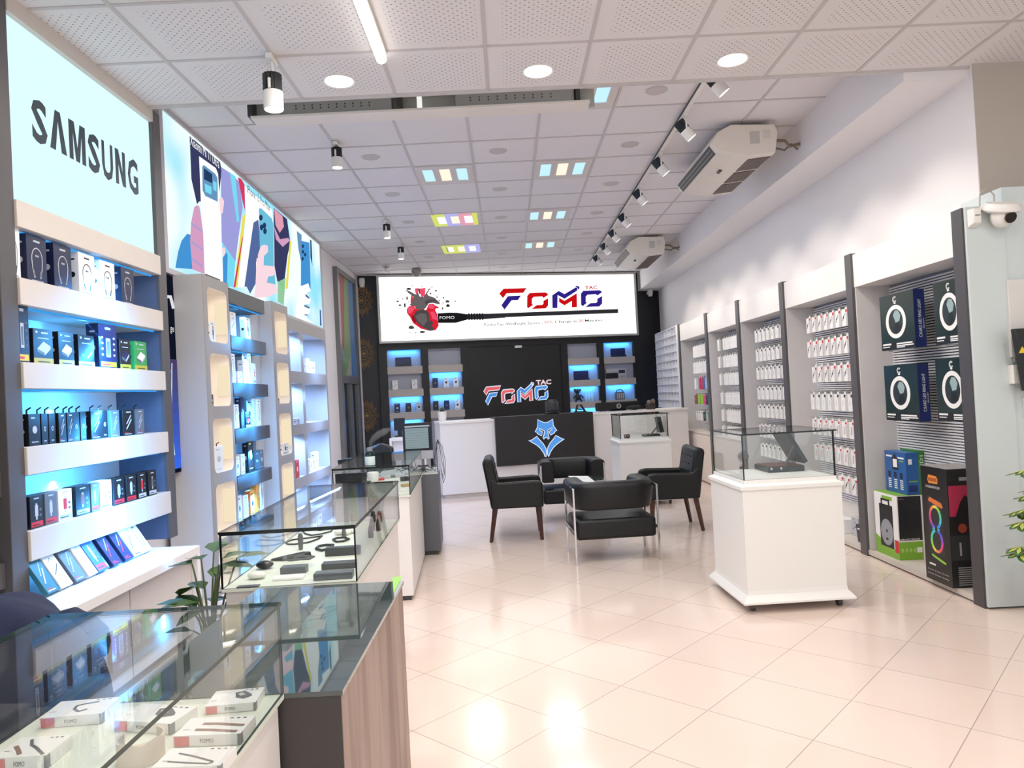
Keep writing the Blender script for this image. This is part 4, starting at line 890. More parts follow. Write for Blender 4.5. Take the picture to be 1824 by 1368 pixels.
em = thing('neon_wolf', 'glowing blue wolf head emblem with white outline on the dark counter panel', 'sign', CT @ Vector((1.49,-.07,.49)), BB)
fc = MB(); rm = MB()
for L in WOLF:
    fc.prism([wf_(x,y,.018) for x,y in ZW(L)], [wf_(x,y,.0) for x,y in ZW(L)]); rm.tube([wf_(x,y,.020) for x,y in ZW(L)], .006, 5, closed=True)
fc.build('emblem_face', emi('wolf_blue',(92,160,238),.95), em, smooth=False); rm.build('outline', emi('neon_rim',(225,235,250),1.0), em)
# things on the counter
zt = 1.063
t = thing('plant_pot', 'white pot with short dark succulents at the end of the reception counter', 'plant pot', CT @ Vector((-.03+.08,.2,zt)), BB)
o = CT @ Vector((.07,.22,zt))
MB().lathe([(0,0),(.052,0),(.062,.14),(.056,.14),(.05,.12),(0,.12)], o, 20).build('pot', WPLAST, t)
m = MB()
for i in range(14):
    a = i*2.4; r = .01+.035*(i%4)/4
    m.blob((o.x+r*math.cos(a), o.y+r*math.sin(a), o.z+.15+.012*(i%3)), .014,.014,.025, 0, 8, 5)
m.build('foliage', mat('dark_succulent',(64,70,50),.6,var=.3), t)
t = thing('mesh_speaker', 'round black mesh speaker standing on the dark part of the counter', 'speaker', CT @ Vector((1.66,.12,1.086)), BB)
o = CT @ Vector((1.66,.15,1.086))
MB().lathe([(0,0),(.10,0),(.105,.015),(.09,.03),(0,.03)], o, 24).build('base', BPLAST, t)
m = MB().lathe([(.085,.03),(.095,.06),(.09,.16),(.07,.20),(0,.205)], o, 24)
for k in range(12): m.tube([(o.x+.097*math.cos(2*PI*i/24), o.y+.097*math.sin(2*PI*i/24), o.z+.05+.011*k) for i in range(24)], .0022, 4, 1, closed=True)
m.build('grille', [mat('speaker_mesh',(46,46,48),.5), mat('speaker_rib',(96,96,98),.4)], t)
t = thing('desk_lamp_clip', 'small black triangular stand on the counter beside the speaker', 'stand', CT @ Vector((2.08,.15,1.086)), BB)
MB(CT).tube([(2.02,.15,1.09),(2.05,.15,1.19),(2.10,.15,1.19),(2.16,.15,1.095)], .016, 8).tube([(2.05,.15,1.13),(2.12,.15,1.12)], .01, 6).build('bent_body', BPLAST, t)
MB(CT).box(2.0,2.18,.11,.19,1.0855,1.097).build('base', BPLAST, t)
t = thing('desk_monitor', 'black back of a wide monitor with a round badge behind the counter top', 'monitor', CT @ Vector((2.75,.45,zt)), BB)
MB(CT).box(2.42,3.12,.40,.44,1.075,1.20).build('housing', BPLAST, t, bevel=.02, seg=3)
m = MB(CT).tube([(2.79+.032*math.cos(2*PI*i/20),.396,1.135+.032*math.sin(2*PI*i/20)) for i in range(20)], .005, 5, closed=True)
m.text('DELL', (2.768,.3955,1.126), (1,0,0), (0,0,1), .018, 0, wd=.044)
m.build('badge', mat('badge_pale',(215,212,205),.3), t, smooth=False)
MB(CT).box(2.66,2.9,.38,.50,1.063,1.076).build('foot', BPLAST, t)
solo(MB(CT).blob((2.98,.25,1.10), .09,.05,.035).tube([(2.86,.25,1.09),(2.9,.25,1.11),(3.06,.25,1.11),(3.10,.25,1.09)], .025, 8), 'game_controller', BPLAST, 'black game controller lying on the counter before the round badge', 'controller', base=CT @ Vector((2.98,.25,1.064)))
t = thing('webcam_stand', 'small brown and black camera stand at the far end of the counter top', 'webcam', CT @ Vector((3.22,.2,zt)), BB)
MB(CT).box(3.16,3.28,.15,.26,1.063,1.14).build('body', mat('webcam_body',(58,50,46),.4), t, bevel=.01)
MB(CT).blob((3.19,.18,1.17), .035,.035,.035).blob((3.26,.19,1.18), .03,.03,.04).build('head', mat('webcam_head',(110,95,82),.4), t)
t = thing('white_desk', 'small white desk behind the monitor at the counter end', 'desk', (-1.45,10.5,0))
MB().box(-1.70,-1.20,10.2,10.8,.82,.86).build('top', WHITE, t, bevel=.003)
for a, b in ((-1.70,-1.67),(-1.23,-1.20)): MB().box(a,b,10.2,10.8,0,.82).build('side_panel', WHITE, t, smooth=False)
MB().box(-1.67,-1.23,10.3,10.32,.15,.82).build('back_panel', WHITE, t, smooth=False)
t = thing('black_screen', 'black monitor on the small white desk before the blue shelves', 'monitor', (-1.61,10.6,.86))
MB().box(-1.69,-1.53,10.60,10.63,.95,1.13).build('housing', BPLAST, t, bevel=.005)
MB().box(-1.64,-1.58,10.60,10.64,.87,.95).box(-1.68,-1.54,10.54,10.68,.8605,.875).build('stand', BPLAST, t)
# ================================================================= PRODUCT BAYS ON THE RIGHT WALL
XB = 2.74; XS = 3.02
PY = [4.25,5.64,7.05,8.43,9.79,11.36]          # near faces of the uprights
BAYS = [('boxed ring lights and speaker cartons', 'nearest'), ('arrow-printed white packs', 'second'), ('narrow white packs', 'third'), ('plain white boxes', 'fourth'), ('a few coloured packs', 'last')]
SLAT = mat('white_slatwall',(232,232,238),.4,var=.01)
def slatwall(m, ya, yb, z0, z1):
    P = []; z = z0
    while z < z1-.018:
        P += [(XS,z),(XS-.013,z+.001),(XS-.013,z+.0125),(XS,z+.0135)]; z += .0195
    n = len(P)
    m.add([(x,ya,z) for x,z in P]+[(x,yb,z) for x,z in P], [(i,i+1,n+i+1,n+i) for i in range(n-1)])
    m.box(XS,XS+.03,ya,yb,z0-.0,z1,1)
hookm = MB().tube([(0,0,0),(-.19,0,0.0),(-.205,0,.014)], .0028, 5)
hook_me = None
bays = []
for b in range(5):
    ya, yb = PY[b]+.10, PY[b+1]
    t = thing('product_bay', f'{BAYS[b][1]} wall bay from the front, holding {BAYS[b][0]}', 'display bay', (2.9,(ya+yb)/2,0), 0, 'product bays along the white wall')
    bays.append(t)
    up = MB().box(XB-.012,XS+.06,PY[b],PY[b]+.10,0,2.362).build('upright', GREY if b else GREYD, t, smooth=False)
    if b == 0: MB().box(XB+.0,2.965,PY[0]-.02,PY[0]-.0005,0.012,2.362).build('end_panel', PALEB, t, smooth=False)
    if b == 4: MB().box(XB-.012,XS+.06,PY[5],PY[5]+.08,0,2.362).build('upright', GREY, t, smooth=False)
    MB().box(XB+.006,XS+.06,ya,yb,2.095,2.35).build('header', WHITE, t, smooth=False)
    for a_, b_ in ((yb-.018,yb-.001),(ya+.001,ya+.018)): MB().box(XB+.01,XS,a_,b_,.05,2.095).build('side_lining', mat('bay_lining',(208,204,203),.45), t, smooth=False)
    z0 = .285 if b < 3 else .70
    m = MB(); slatwall(m, ya+.018, yb-.018, z0, 2.095); m.build('slat_panel', [SLAT, mat('shaded_groove',(128,128,136),.6)], t, smooth=False)  # shade inside the grooves is put into the back plate's grey
    if b < 3:
        MB().box(XS+.0,XS+.03,ya,yb,.05,.285).build('lower_back', WHITE, t, smooth=False)
        MB().box(XB+.0,XS+.03,ya,yb,.012,.048).build('bottom_shelf', CREAM, t, smooth=False)
    else:
        MB().box(XB+.005,XS+.03,ya,yb,.012,.69).build('base_cupboard', mat('beige_cupboard',(226,212,200),.45), t, smooth=False)
        MB().box(XB-.005,XS+.03,ya,yb,.69,.705).build('cupboard_top', CREAM, t, smooth=False)
        for a, c in ((ya+.01,(ya+yb)/2-.002),((ya+yb)/2+.002,yb-.01)): MB().box(XB-.006,XB+.004,a,c,.03,.66).build('door', mat('beige_cupboard',(226,212,200),.45), t, smooth=False)
    MB().box(XB+.02,XS,ya,yb,.0,.012).build('toe_kick', DARKTRIM, t, smooth=False)
# hanging packs: (bay, rows of z top / bottom, far Y, near Y, count)
def pack_proto(name, label, cat, group, w, h, th_, art):
    m = MB(); m.box(-w/2,w/2,-th_,0,-h,0,0)
    f = P2((-w/2,-th_,-h),(1,0,0),(0,0,1),w,h,(0,-1,0)); asp = h/w
    if art == 'arrow':
        rect(m, f, .66,.80,.98,.97, 1); rect(m, f, .70,.02,.98,.78, 3, .5)
        line(m, f, [(.08,.30),(.42,.58)], .09, 2, asp); line(m, f, [(.16,.46),(.56,.74)], .08, 2, asp)
    elif art == 'dark_tag':
        rect(m, f, .62,.80,.98,.97, 2); line(m, f, [(.28,.3),(.42,.62)], .09, 3, asp); rect(m, f, .86,.03,.99,.78, 3, .5)
    elif art == 'plain':
        line(m, f, [(.40,.42),(.52,.62)], .07, 3, asp); rect(m, f, .3,.86,.7,.89, 3)
    elif art == 'red_line':
        rect(m, f, .62,.84,.95,.97, 1); line(m, f, [(.3,.2),(.42,.7)], .07, 2, asp); line(m, f, [(.5,.25),(.6,.72)], .05, 1, asp); rect(m, f, .80,.02,.99,.8, 3, .5)
    m.box(-w*.18,w*.18,-th_*.55,-th_*.45,0,.022,0)
    o = m.build(name, [PW, RED, INK, mat('card_shade_print',(196,190,190),.4)], local=True, smooth=False); tag(o, label, cat, group); return o
protos = {}
def hang(bay, key, w, h, th_, art, y, zt_, x, label, group, col=None):
    k = (key, w, h, art, col)
    if k not in protos:
        o = pack_proto('cable_pack' if art != 'plain' else 'accessory_pack', label, 'pack', group, w, h, th_, art)
        if col is not None: o.data.materials[0] = BM[col]
        protos[k] = o; first = True
    else:
        o = protos[k].copy(); COL.objects.link(o); o['label'] = label; o['group'] = group
    o.location = (x,y,zt_); o.rotation_euler = (random.uniform(-.012,.012),random.uniform(-.015,.015),-Q+random.uniform(-.03,.03)); WM[o.name] = Matrix()
def hook(bay, y, z):
    global hook_me
    if hook_me is None:
        o = hookm.build('hook', STEEL, bay, local=True); hook_me = o
    else:
        o = hook_me.copy(); COL.objects.link(o); o.parent = bay
    o.location = WM[bay.name].inverted() @ Vector((XS-.008,y,z))
def packs(b, rows, where):
    bay = bays[b]
    for r, (zt_, h, ys, w, art, kind, cols) in enumerate(rows):
        rw = ORD[r] if r < len(rows)-1 else 'lowest'
        for i, y in enumerate(ys):
            c = cols[i] if cols else None; colw = {None:'white',PK:'pink',LM:'lime green',R_:'coral red',K:'black',B_:'blue',S_:'grey',GR:'dark green',BR:'brown'}[c]
            hook(bay, y, zt_+.018)
            hang(bay, b, w, h, .03, art, y, zt_, XS-.155+.004*math.sin(7*y+r), f'{colw} {kind}, {ORD[i]} from far end of {rw} row, {where}', f'packs hanging in the {BAYS[b][1]} bay', c)
def ysp(y0, n, d): return [y0-d*i for i in range(n)]
packs(1, [(1.965,.140,ysp(6.74,8,.122),.092,'arrow','cable pack',None),(1.742,.145,ysp(6.74,8,.122),.092,'arrow','cable pack',None),(1.505,.143,ysp(6.66,7,.124),.096,'arrow','cable pack',None),
          (1.255,.142,ysp(6.74,8,.122),.085,'dark_tag','cable pack',None),(1.022,.142,ysp(6.74,8,.122),.088,'red_line','cable pack',None),(.785,.140,ysp(6.73,8,.122),.088,'red_line','cable pack',None),(.545,.128,ysp(6.25,4,.125),.095,'arrow','cable pack',None)], 'bay beside ring lights')
packs(2, [(z, .132, ysp(8.18,n,.128), .092, 'dark_tag', 'narrow pack', None) for z, n in ((1.972,8),(1.755,8),(1.552,8),(1.328,8),(1.125,8),(.905,8),(.69,8))], 'middle bay of the five')
for zi, zt_ in enumerate((1.978,1.750,1.516,1.271,1.045,.83,.60)):
    pass
packs(3, [(z, .148, [9.63]+ysp(9.41,7,.098), .093, 'plain', 'box', None) for z in (1.978,1.750,1.520,1.271,1.045,.830)], 'fourth bay from the entrance')
packs(4, [(1.970,.165,ysp(10.93,6,.115),.11,'plain','pack',None),(1.727,.162,ysp(10.96,6,.125),.11,'plain','pack',None),(1.492,.162,ysp(10.93,6,.118),.105,'plain','pack',[None,S_,R_,R_,B_,S_]),
          (1.240,.135,ysp(10.93,5,.15),.13,'plain','pack',[BR,LM,LM,PK,K]),(.998,.132,ysp(10.92,6,.13),.105,'dark_tag','pack',[None,None,None,K,S_,GR])], 'bay beside the white grid rack')
# ring light cartons on wire supports in the nearest bay
def plate(t, name, mb, mats): return mb.build(name, mats, t, smooth=False)
def ring_box(y0, y1, z0, label, shine=0):
    t = thing('ring_light_box', label, 'box', (2.84,(y0+y1)/2,z0), 0, 'ring light boxes'); h = .400; w = y1-y0
    m = MB().box(2.80,2.876,y0,y1,z0,z0+h,0)
    m.box(2.7995,2.80,y0,y1,z0,z0+.001,0)
    f = P2((2.80,y1,z0),(0,-1,0),(0,0,1),w,h,(-1,0,0))
    rect(m, f, 0,0,1,.14, 4); 
    for a, b_, c, d in ((.04,.09,.30,.12),(.04,.05,.26,.065),(.46,.09,.92,.115),(.46,.055,.95,.075),(.46,.03,.7,.045)): rect(m, f, a,b_,c,d, 2, 2)
    N = 28
    pts = lambda a, b_, e: [f(.47+a*math.cos(2*PI*i/N), .50+b_*math.sin(2*PI*i/N), e) for i in range(N)]
    o_, i_ = pts(.30,.30,2), pts(.215,.225,2)
    for i in range(N): m.poly([o_[i],o_[(i+1)%N],i_[(i+1)%N],i_[i]], 2)
    m.poly(pts(.214,.224,1.5), 5)
    m.poly([f(.40,.62,2.5),f(.46,.70,2.5),f(.56,.69,2.5),f(.62,.60,2.5),f(.58,.50,2.5),f(.47,.48,2.5)], 6); m.poly([f(.44,.47,2.5),f(.56,.47,2.5),f(.62,.33,2.5),f(.42,.30,2.5)], 4, )
    for s in range(14):
        a0, a1 = .7+s*.36, .7+(s+1)*.36
        for ra, rb in ((.045,.06),(.028,.036)):
            m.poly([f(.47+ra*math.cos(a0),.90+ra*.9*math.sin(a0),2),f(.47+rb*math.cos(a0),.90+rb*.9*math.sin(a0),2),f(.47+rb*math.cos(a1),.90+rb*.9*math.sin(a1),2),f(.47+ra*math.cos(a1),.90+ra*.9*math.sin(a1),2)], 2)
    rect(m, f, .44,.82,.50,.845, 2, 2)
    m.build('carton', [mat('ring_box_green',(26,44,40),.22,var=.2,scale=4), NAVY, PW, GLASS, mat('ring_box_dark',(18,24,24),.3), mat('portrait_dark',(34,46,48),.4), mat('portrait_pale',(150,172,172),.4)], t, smooth=False)
    m = MB().box(2.8005,2.8755,y0-.0012,y0-.0002,z0+.002,z0+h-.002,0)
    # spine lettering runs upward on the side that faces the shop front
    m.text('C.KARD LED RING LIGHT', (2.848,y0-.0016,z0+.07), (0,0,1), (-1,0,0), .021, 1, wd=.26)
    m.text('RING LIGHT', (2.866,y0-.0016,z0+.13), (0,0,1), (-1,0,0), .008, 1, wd=.07)
    m.build('spine', [mat('spine_blue',(22,36,92),.35), PW], t, smooth=False)
    for yy in (y0+.06,y1-.06): hook(bays[0], yy, z0-.006)
ring_box(4.93,5.375,1.577,'dark green ring light box, upper one by the white packs')
ring_box(4.262+.095,4.695,1.577,'dark green ring light box, upper one half hidden by the end upright')
ring_box(4.93,5.368,1.066,'dark green ring light box, lower one by the white packs')
ring_box(4.262+.095,4.72,1.085,'dark green ring light box, lower one half hidden by the end upright')
# floor cartons of the nearest bay
t = thing('karaoke_box', 'white and green karaoke speaker carton on the bay floor', 'box', (2.86,5.42,.049)); z0, z1 = .049, .515
m = MB().box(2.78,3.005,5.26,5.585,z0,z1,0)
f = P2((2.78,5.585,z0),(0,-1,0),(0,0,1),.325,z1-z0,(-1,0,0))
m.poly([f(0,0),f(1,0),f(1,.16),f(.6,.14),f(.3,.22),f(0,.30)], 1); rect(m, f, .35,.90,.8,.96, 1)
rect(m, f, .22,.14,.80,.82, 2, 2); rect(m, f, .30,.80,.36,.90, 2, 2); rect(m, f, .62,.80,.68,.90, 2, 2); rect(m, f, .30,.88,.68,.91, 2, 2); m.poly([f(.36,.66,3),f(.64,.66,3),f(.58,.78,3),f(.42,.78,3)], 4)
ell(m, f, .52,.38,.27,.21, 3, 3, 24); ell(m, f, .52,.40,.03,.03, 2, 4); ell(m, f, .52,.27,.06,.02, 2, 4); rect(m, f, .84,.10,1,.30, 5, 2)
g = P2((2.78,5.26,z0),(1,0,0),(0,0,1),.175,z1-z0,(0,-1,0))
rect(m, g, 0,0,1,.28, 1); rect(m, g, .04,.30,1,.99, 4); 
m.box(2.83,2.945,5.2585,5.2592,z0+.20,z0+.37,2)
for i in range(4): ell(m, g, .14+.17*i,.15,.06,.035, 6, 2)
rect(m, g, .74,.11,.96,.19, 0, 2)
m.text('KARAOKE SPEAKER', (2.787,5.2590,z0+.142), (1,0,0), (0,0,1), .013, 0, wd=.15)
m.text('WISCO', (2.787,5.2590,z1-.03), (1,0,0), (0,0,1), .012, 7, wd=.045)
m.build('carton', [PW, mat('lime_print',(128,178,52),.4), BLK, mat('cone_grey',(150,152,158),.4), mat('box_black',(28,27,30),.35), RED, mat('lime_pale',(165,205,100),.4), mat('violet_print',(150,120,160),.4)], t, smooth=False)
MB().box(2.78,3.005,5.26,5.585,z1,z1+.002).build('top_flap', mat('lime_print',(128,178,52),.4), t, smooth=False)
t = thing('lamp_box', 'blue carton with lamp pictures standing on the karaoke carton', 'box', (2.91,5.41,.518)); z0, z1 = .5185, .845
m = MB().box(2.865,2.955,5.265,5.555,z0,z1-.022,0)
f = P2((2.865,5.555,z0),(0,-1,0),(0,0,1),.29,z1-z0-.022,(-1,0,0))
rect(m, f, .36,.56,.64,.86, 3, 1); rect(m, f, .40,.62,.60,.82, 1, 2); rect(m, f, .46,.86,.54,.94, 3); rect(m, f, .08,.86,.36,.9, 1); rect(m, f, .62,.84,.92,.88, 1); rect(m, f, .7,.77,.9,.80, 2)
for i in range(3):
    rect(m, f, .14+.28*i,.36,.26+.28*i,.50, 3, 1); rect(m, f, .17+.28*i,.40,.23+.28*i,.47, 4, 2)
    for k in range(5): rect(m, f, .14+.28*i,.10+.05*k,.28+.28*i,.125+.05*k, 1)
g = P2((2.865,5.265,z0),(1,0,0),(0,0,1),.09,z1-z0-.022,(0,-1,0)); rect(m, g, .2,.72,.5,.85, 1); rect(m, g, .2,.3,.9,.33, 2); rect(m, g, .15,.06,.85,.22, 4)
m.build('carton', [mat('lamp_box_blue',(38,92,158),.35), PW, mat('lime_print',(128,178,52),.4), BLK, mat('box_deep_blue',(22,48,110),.4)], t, smooth=False)
t = thing('lamp_box', 'green carton with white digits behind the blue lamp carton', 'box', (2.98,5.38,.5185)); 
m = MB().box(2.9565,3.003,5.268,5.50,.5185,.835,0)
m.text('0311', (2.9,5.0,.6), (1,0,0), (0,0,1), .03, 2, wd=.08) if False else None
m.text('LED1', (2.995,5.2674,.69), (0,0,1), (-1,0,0), .026, 2, wd=.11)
m.build('carton', [mat('carton_green',(58,132,62),.4), mat('carton_dark',(46,46,48),.4), PW], t, smooth=False)
t = thing('party_speaker_box', 'tall black party speaker carton with a rainbow figure eight beside the end upright', 'box', (2.78,4.65,.049)); z0, z1 = .0495, .790
ya, yb = 4.515, 4.800; X0 = 2.708
m = MB().box(X0,2.96,ya,yb,z0,z1,0)
f = P2((X0,yb,z0),(0,-1,0),(0,0,1),yb-ya,z1-z0,(-1,0,0))
m.poly([f(.26,.885),f(.30,.855),f(.64,.86),f(.66,.90),f(.60,.925),f(.30,.93)], 1); m.poly([f(.30,.905,2),f(.62,.905,2),f(.62,.875,2),f(.30,.875,2)], 2)
m.text('CPOLI', f(.31,.878,3), (0,-1,0), (0,0,1), .016, 1, wd=.085)
m.text('DOUBLE PARTY BOX', f(.18,.815,2), (0,-1,0), (0,0,1), .016, 3, wd=.155)
rect(m, f, .20,.235,.80,.72, 4, 1)
m.poly([f(.24,.70,2),f(.30,.735,2),f(.74,.70,2),f(.80,.665,2),f(.74,.655,2),f(.28,.695,2)], 5)
hs = [(235,225,90),(240,150,80),(235,90,110),(220,80,160),(150,90,220),(90,100,235),(70,150,240),(80,210,220),(90,220,150),(160,225,90)]
hm = [mat(f'hue_{i}', c, .4) for i, c in enumerate(hs)]
def ringp(cu, cv, a, b, off, n=20):
    for i in range(n):
        t0, t1 = 2*PI*i/n, 2*PI*(i+1)/n
        k = 9+int((i/n*10+off)%10)
        m.poly([f(cu+a*math.cos(t0),cv+b*math.sin(t0),3),f(cu+a*math.cos(t1),cv+b*math.sin(t1),3),f(cu+a*.68*math.cos(t1),cv+b*.76*math.sin(t1),3),f(cu+a*.68*math.cos(t0),cv+b*.76*math.sin(t0),3)], k)
ringp(.49,.565,.24,.105,8); ringp(.51,.36,.24,.105,4)
m.poly([f(.36,.47,4),f(.64,.47,4),f(.64,.455,4),f(.36,.455,4)], 9+7); ell(m, f, .51,.463,.05,.025, 0, 5)
m.poly([f(.26,.225,2),f(.30,.235,2),f(.80,.195,2),f(.82,.18,2),f(.74,.178,2),f(.34,.21,2)], 6)
rect(m, f, .16,.135,.40,.15, 3)
for i in range(3):
    for k in range(2): rect(m, f, .14+.28*i,.085-.035*k,.32+.28*i,.093-.035*k, 7); ell(m, f, .10+.28*i,.09-.035*k,.02,.008, 7)
g = P2((X0,ya,z0),(1,0,0),(0,0,1),.252,z1-z0,(0,-1,0))
rect(m, g, .02,.60,.98,.86, 8); m.poly([g(.14,.58,2),g(.30,.72,2),g(.42,.78,2),g(.60,.72,2),g(.80,.70,2),g(.95,.58,2)], 0); rect(m, g, .30,.90,.62,.93, 7); ell(m, g, .32,.50,.11,.04, 2); rect(m, g, .50,.50,.9,.515, 7); rect(m, g, .5,.48,.8,.49, 7)
rect(m, g, .02,.23,.98,.44, 4); rect(m, g, .22,.27,.27,.38, 7, 2); ell(m, g, .62,.36,.06,.02, 7, 2)
for k in range(9): rect(m, g, .16,.02+.018*k,.85,.028+.018*k, 7)
m.build('carton', [mat('party_black',(28,27,27),.28), mat('badge_orange',(228,140,50),.4), mat('badge_dark',(150,60,40),.4), PW, mat('party_panel',(46,46,48),.4), mat('stripe_redyel',(225,120,60),.4), mat('stripe_green',(150,200,70),.4), mat('faint_print',(150,148,145),.4), mat('magenta_print',(170,45,75),.4)]+hm, t, smooth=False, bevel=.002)
MB().box(X0,2.96,ya,yb,z1,z1+.002).build('top_flap', mat('flap_grey',(150,146,144),.4), t, smooth=False)
# small cartons on the second bay floor
carton('floor_carton', 'grey and white carton with dark script on the second bay floor', 'box', None, S_, K, 'pen', (2.93,6.14,.049), -Q, .12, .05, .155, side=0)
carton('floor_carton', 'white carton lying behind the grey script carton on the second bay floor', 'box', None, W_, S_, 'icon', (2.93,6.34,.049), -Q, .18, .09, .12, side=0)
m = MB(); R4 = [(.0,.0),(.07,.0),(.095,.14),(-.025,.14)]
m.prism([(2.80,5.93-u,.049+v) for u,v in R4], [(2.87,5.93-u,.049+v) for u,v in R4], 0)
m.poly([(2.799,5.93-u,.049+v) for u,v in ((.05,.05),(.075,.06),(.088,.12),(.06,.10))], 1); m.poly([(2.7995,5.93-u,.049+v) for u,v in ((.0,.10),(.05,.105),(.05,.115),(.0,.112))], 2)
solo(m, 'tapered_carton', [mat('carton_ink',(52,46,66),.35), mat('carton_orange',(230,110,70),.4), PW], 'dark tapered carton with an orange mark beside the bay upright', 'box', smooth=False)
# white grid rack after the bays
t = thing('grid_rack', 'white rack of many small square pockets beyond the last bay', 'rack', (2.88,12.5,1.0))
MB().box(XB+.07,XS+.04,11.62,13.35,1.0,2.37).build('back_panel', BACKW, t, smooth=False)
m = MB()
for i in range(8): yy = 11.62+i*.243; m.box(XB+.02,XB+.07,yy,yy+.012,1.02,2.36)
for k in range(11): zz = 1.02+k*.1335; m.box(XB+.02,XB+.07,11.62,13.33,zz,zz+.010)
m.build('pocket_grid', mat('rack_white',(225,225,232),.4), t, smooth=False)
MB().box(XB,XS+.04,11.45,11.62,1.0,2.37).build('end_board', WHITE, t, smooth=False)
for k in range(10):
    s = MB()
    zz = 1.02+k*.1335
    s.box(XB+.012,XB+.020,11.62,13.33,zz,zz+.018)
    s.build('pocket_front', mat('rack_white',(225,225,232),.4), t, smooth=False)
MB().box(XB,XS+.04,11.45,13.35,.0,1.0).build('lower_case', WHITE, t, smooth=False)

# ---------------------------------------------------------------- wall fittings by the end panel
t = thing('dome_camera', 'white dome camera with dark lens at the top of the end panel', 'camera', (2.9,4.2,2.3)); c = onY(1776,380,4.16)
Rx = Matrix.Rotation(.35, 3, 'X')
MB().lathe([(0,.06),(.085,.055),(.10,.03),(.10,.015),(.08,.0),(0,.0)], (2.905,4.165,2.305), 26, T=Rx).build('housing', WPLAST, t)
MB().blob((2.905,4.155,2.285), .062,.062,.070, T=Rx).build('ball', WPLAST, t)
MB().lathe([(0,.0),(.030,.0),(.032,-.012),(0,-.012)], (2.907,4.098,2.262), 18, T=Matrix.Rotation(-1.1,3,'X')).build('lens', mat('camera_lens',(26,24,22),.1), t)
MB().box(2.82,3.02,4.17,4.231,2.335,2.362).build('bracket', WPLAST, t, bevel=.006)
MB().tube([(2.82,4.22,2.36),(2.825,4.22,2.43),(2.85,4.22,2.455),(2.885,4.22,2.45),(2.905,4.215,2.42),(2.90,4.21,2.38)], .004, 6).build('cable', mat('cable_grey',(176,170,164),.5), t)
t = thing('motion_sensor', 'white motion sensor beside the dome camera on the end panel', 'sensor', (2.775,4.21,2.28))
MB().prism([(2.745,4.229,2.235),(2.752,4.175,2.255),(2.798,4.175,2.255),(2.808,4.229,2.235)], [(2.745,4.229,2.345),(2.752,4.175,2.340),(2.798,4.175,2.340),(2.808,4.229,2.345)]).build('body', WPLAST, t, bevel=.006)
MB().box(2.760,2.790,4.173,4.175,2.297,2.301).build('led_slot', INK, t, smooth=False)
FS = Matrix.Translation((0,0,1.4)) @ Matrix.Diagonal((.938,.938,.938,1)) @ Matrix.Translation((0,0,-1.4))
t = thing('junction_box', 'white cable box frame on the pale wall above the stabiliser', 'electrical box', (3.07,4.24,1.45))
MB(FS).box(3.145,3.40,4.49,4.52,1.47,1.955).build('cover', mat('box_cover',(216,214,210),.5), t, bevel=.004)
MB(FS).tube([(3.16,4.505,1.94),(3.165,4.505,1.7),(3.17,4.505,1.44)], .006, 6).build('cable', mat('cable_grey',(176,170,164),.5), t)
m = MB(FS).box(3.13,3.42,4.46,4.52,1.305,1.42,0).box(3.20,3.29,4.4585,4.46,1.372,1.402,1); 
t = thing('voltage_stabiliser', 'white stabiliser with a red display on the pale wall', 'electrical device', (3.07,4.2,1.31)); m.build('body', [WPLAST, mat('red_display',(150,24,36),.2)], t, bevel=.008)
m = MB(FS)
for dx, dz in ((.05,.045),(.05,.02)): m.lathe([(0,0),(.008,0),(.008,-.004),(0,-.004)], (3.13+dx,4.459,1.305+dz), 10, T=Matrix.Rotation(-PI/2,3,'X'))
m.build('socket_hole', INK, t)
MB(FS).lathe([(0,0),(.025,0),(.025,-.01),(0,-.01)], (3.26,4.459,1.335), 16, T=Matrix.Rotation(-PI/2,3,'X')).build('knob', WPLAST, t)
MB(FS).box(3.21,3.43,4.44,4.52,1.255,1.27).build('bracket', mat('bracket_pink',(206,180,180),.5), t)
solo(MB(FS).box(3.215,3.36,4.505,4.52,1.085,1.215).box(3.24,3.335,4.50,4.505,1.11,1.19), 'wall_switch', WPLAST, 'white switch plate on the pale wall under the stabiliser', 'switch', bevel=.003)
t = thing('wall_screen', 'black screen edge on the pale wall at the picture edge', 'screen', (3.4,4.1,1.25))
MB(FS @ Matrix.Translation((-.105,0,0))).prism([(3.20,4.38,1.64),(3.9,4.38,1.64),(3.9,4.38,1.20),(3.245,4.38,1.26)], [(3.20,4.42,1.64),(3.9,4.42,1.64),(3.9,4.42,1.20),(3.245,4.42,1.26)]).build('housing', BPLAST, t, bevel=.005)
MB(FS).box(3.5,3.6,4.42,4.52,1.35,1.5).build('wall_arm', BPLAST, t)
c = onY(1819,641,4.375)
m = MB(FS @ Matrix.Translation((-.105,0,0))).prism([(3.215,4.376,1.49),(3.262,4.376,1.49),(3.238,4.376,1.53)], [(3.215,4.3795,1.49),(3.262,4.3795,1.49),(3.238,4.3795,1.53)]).build('warning_label', YEL, t, smooth=False)
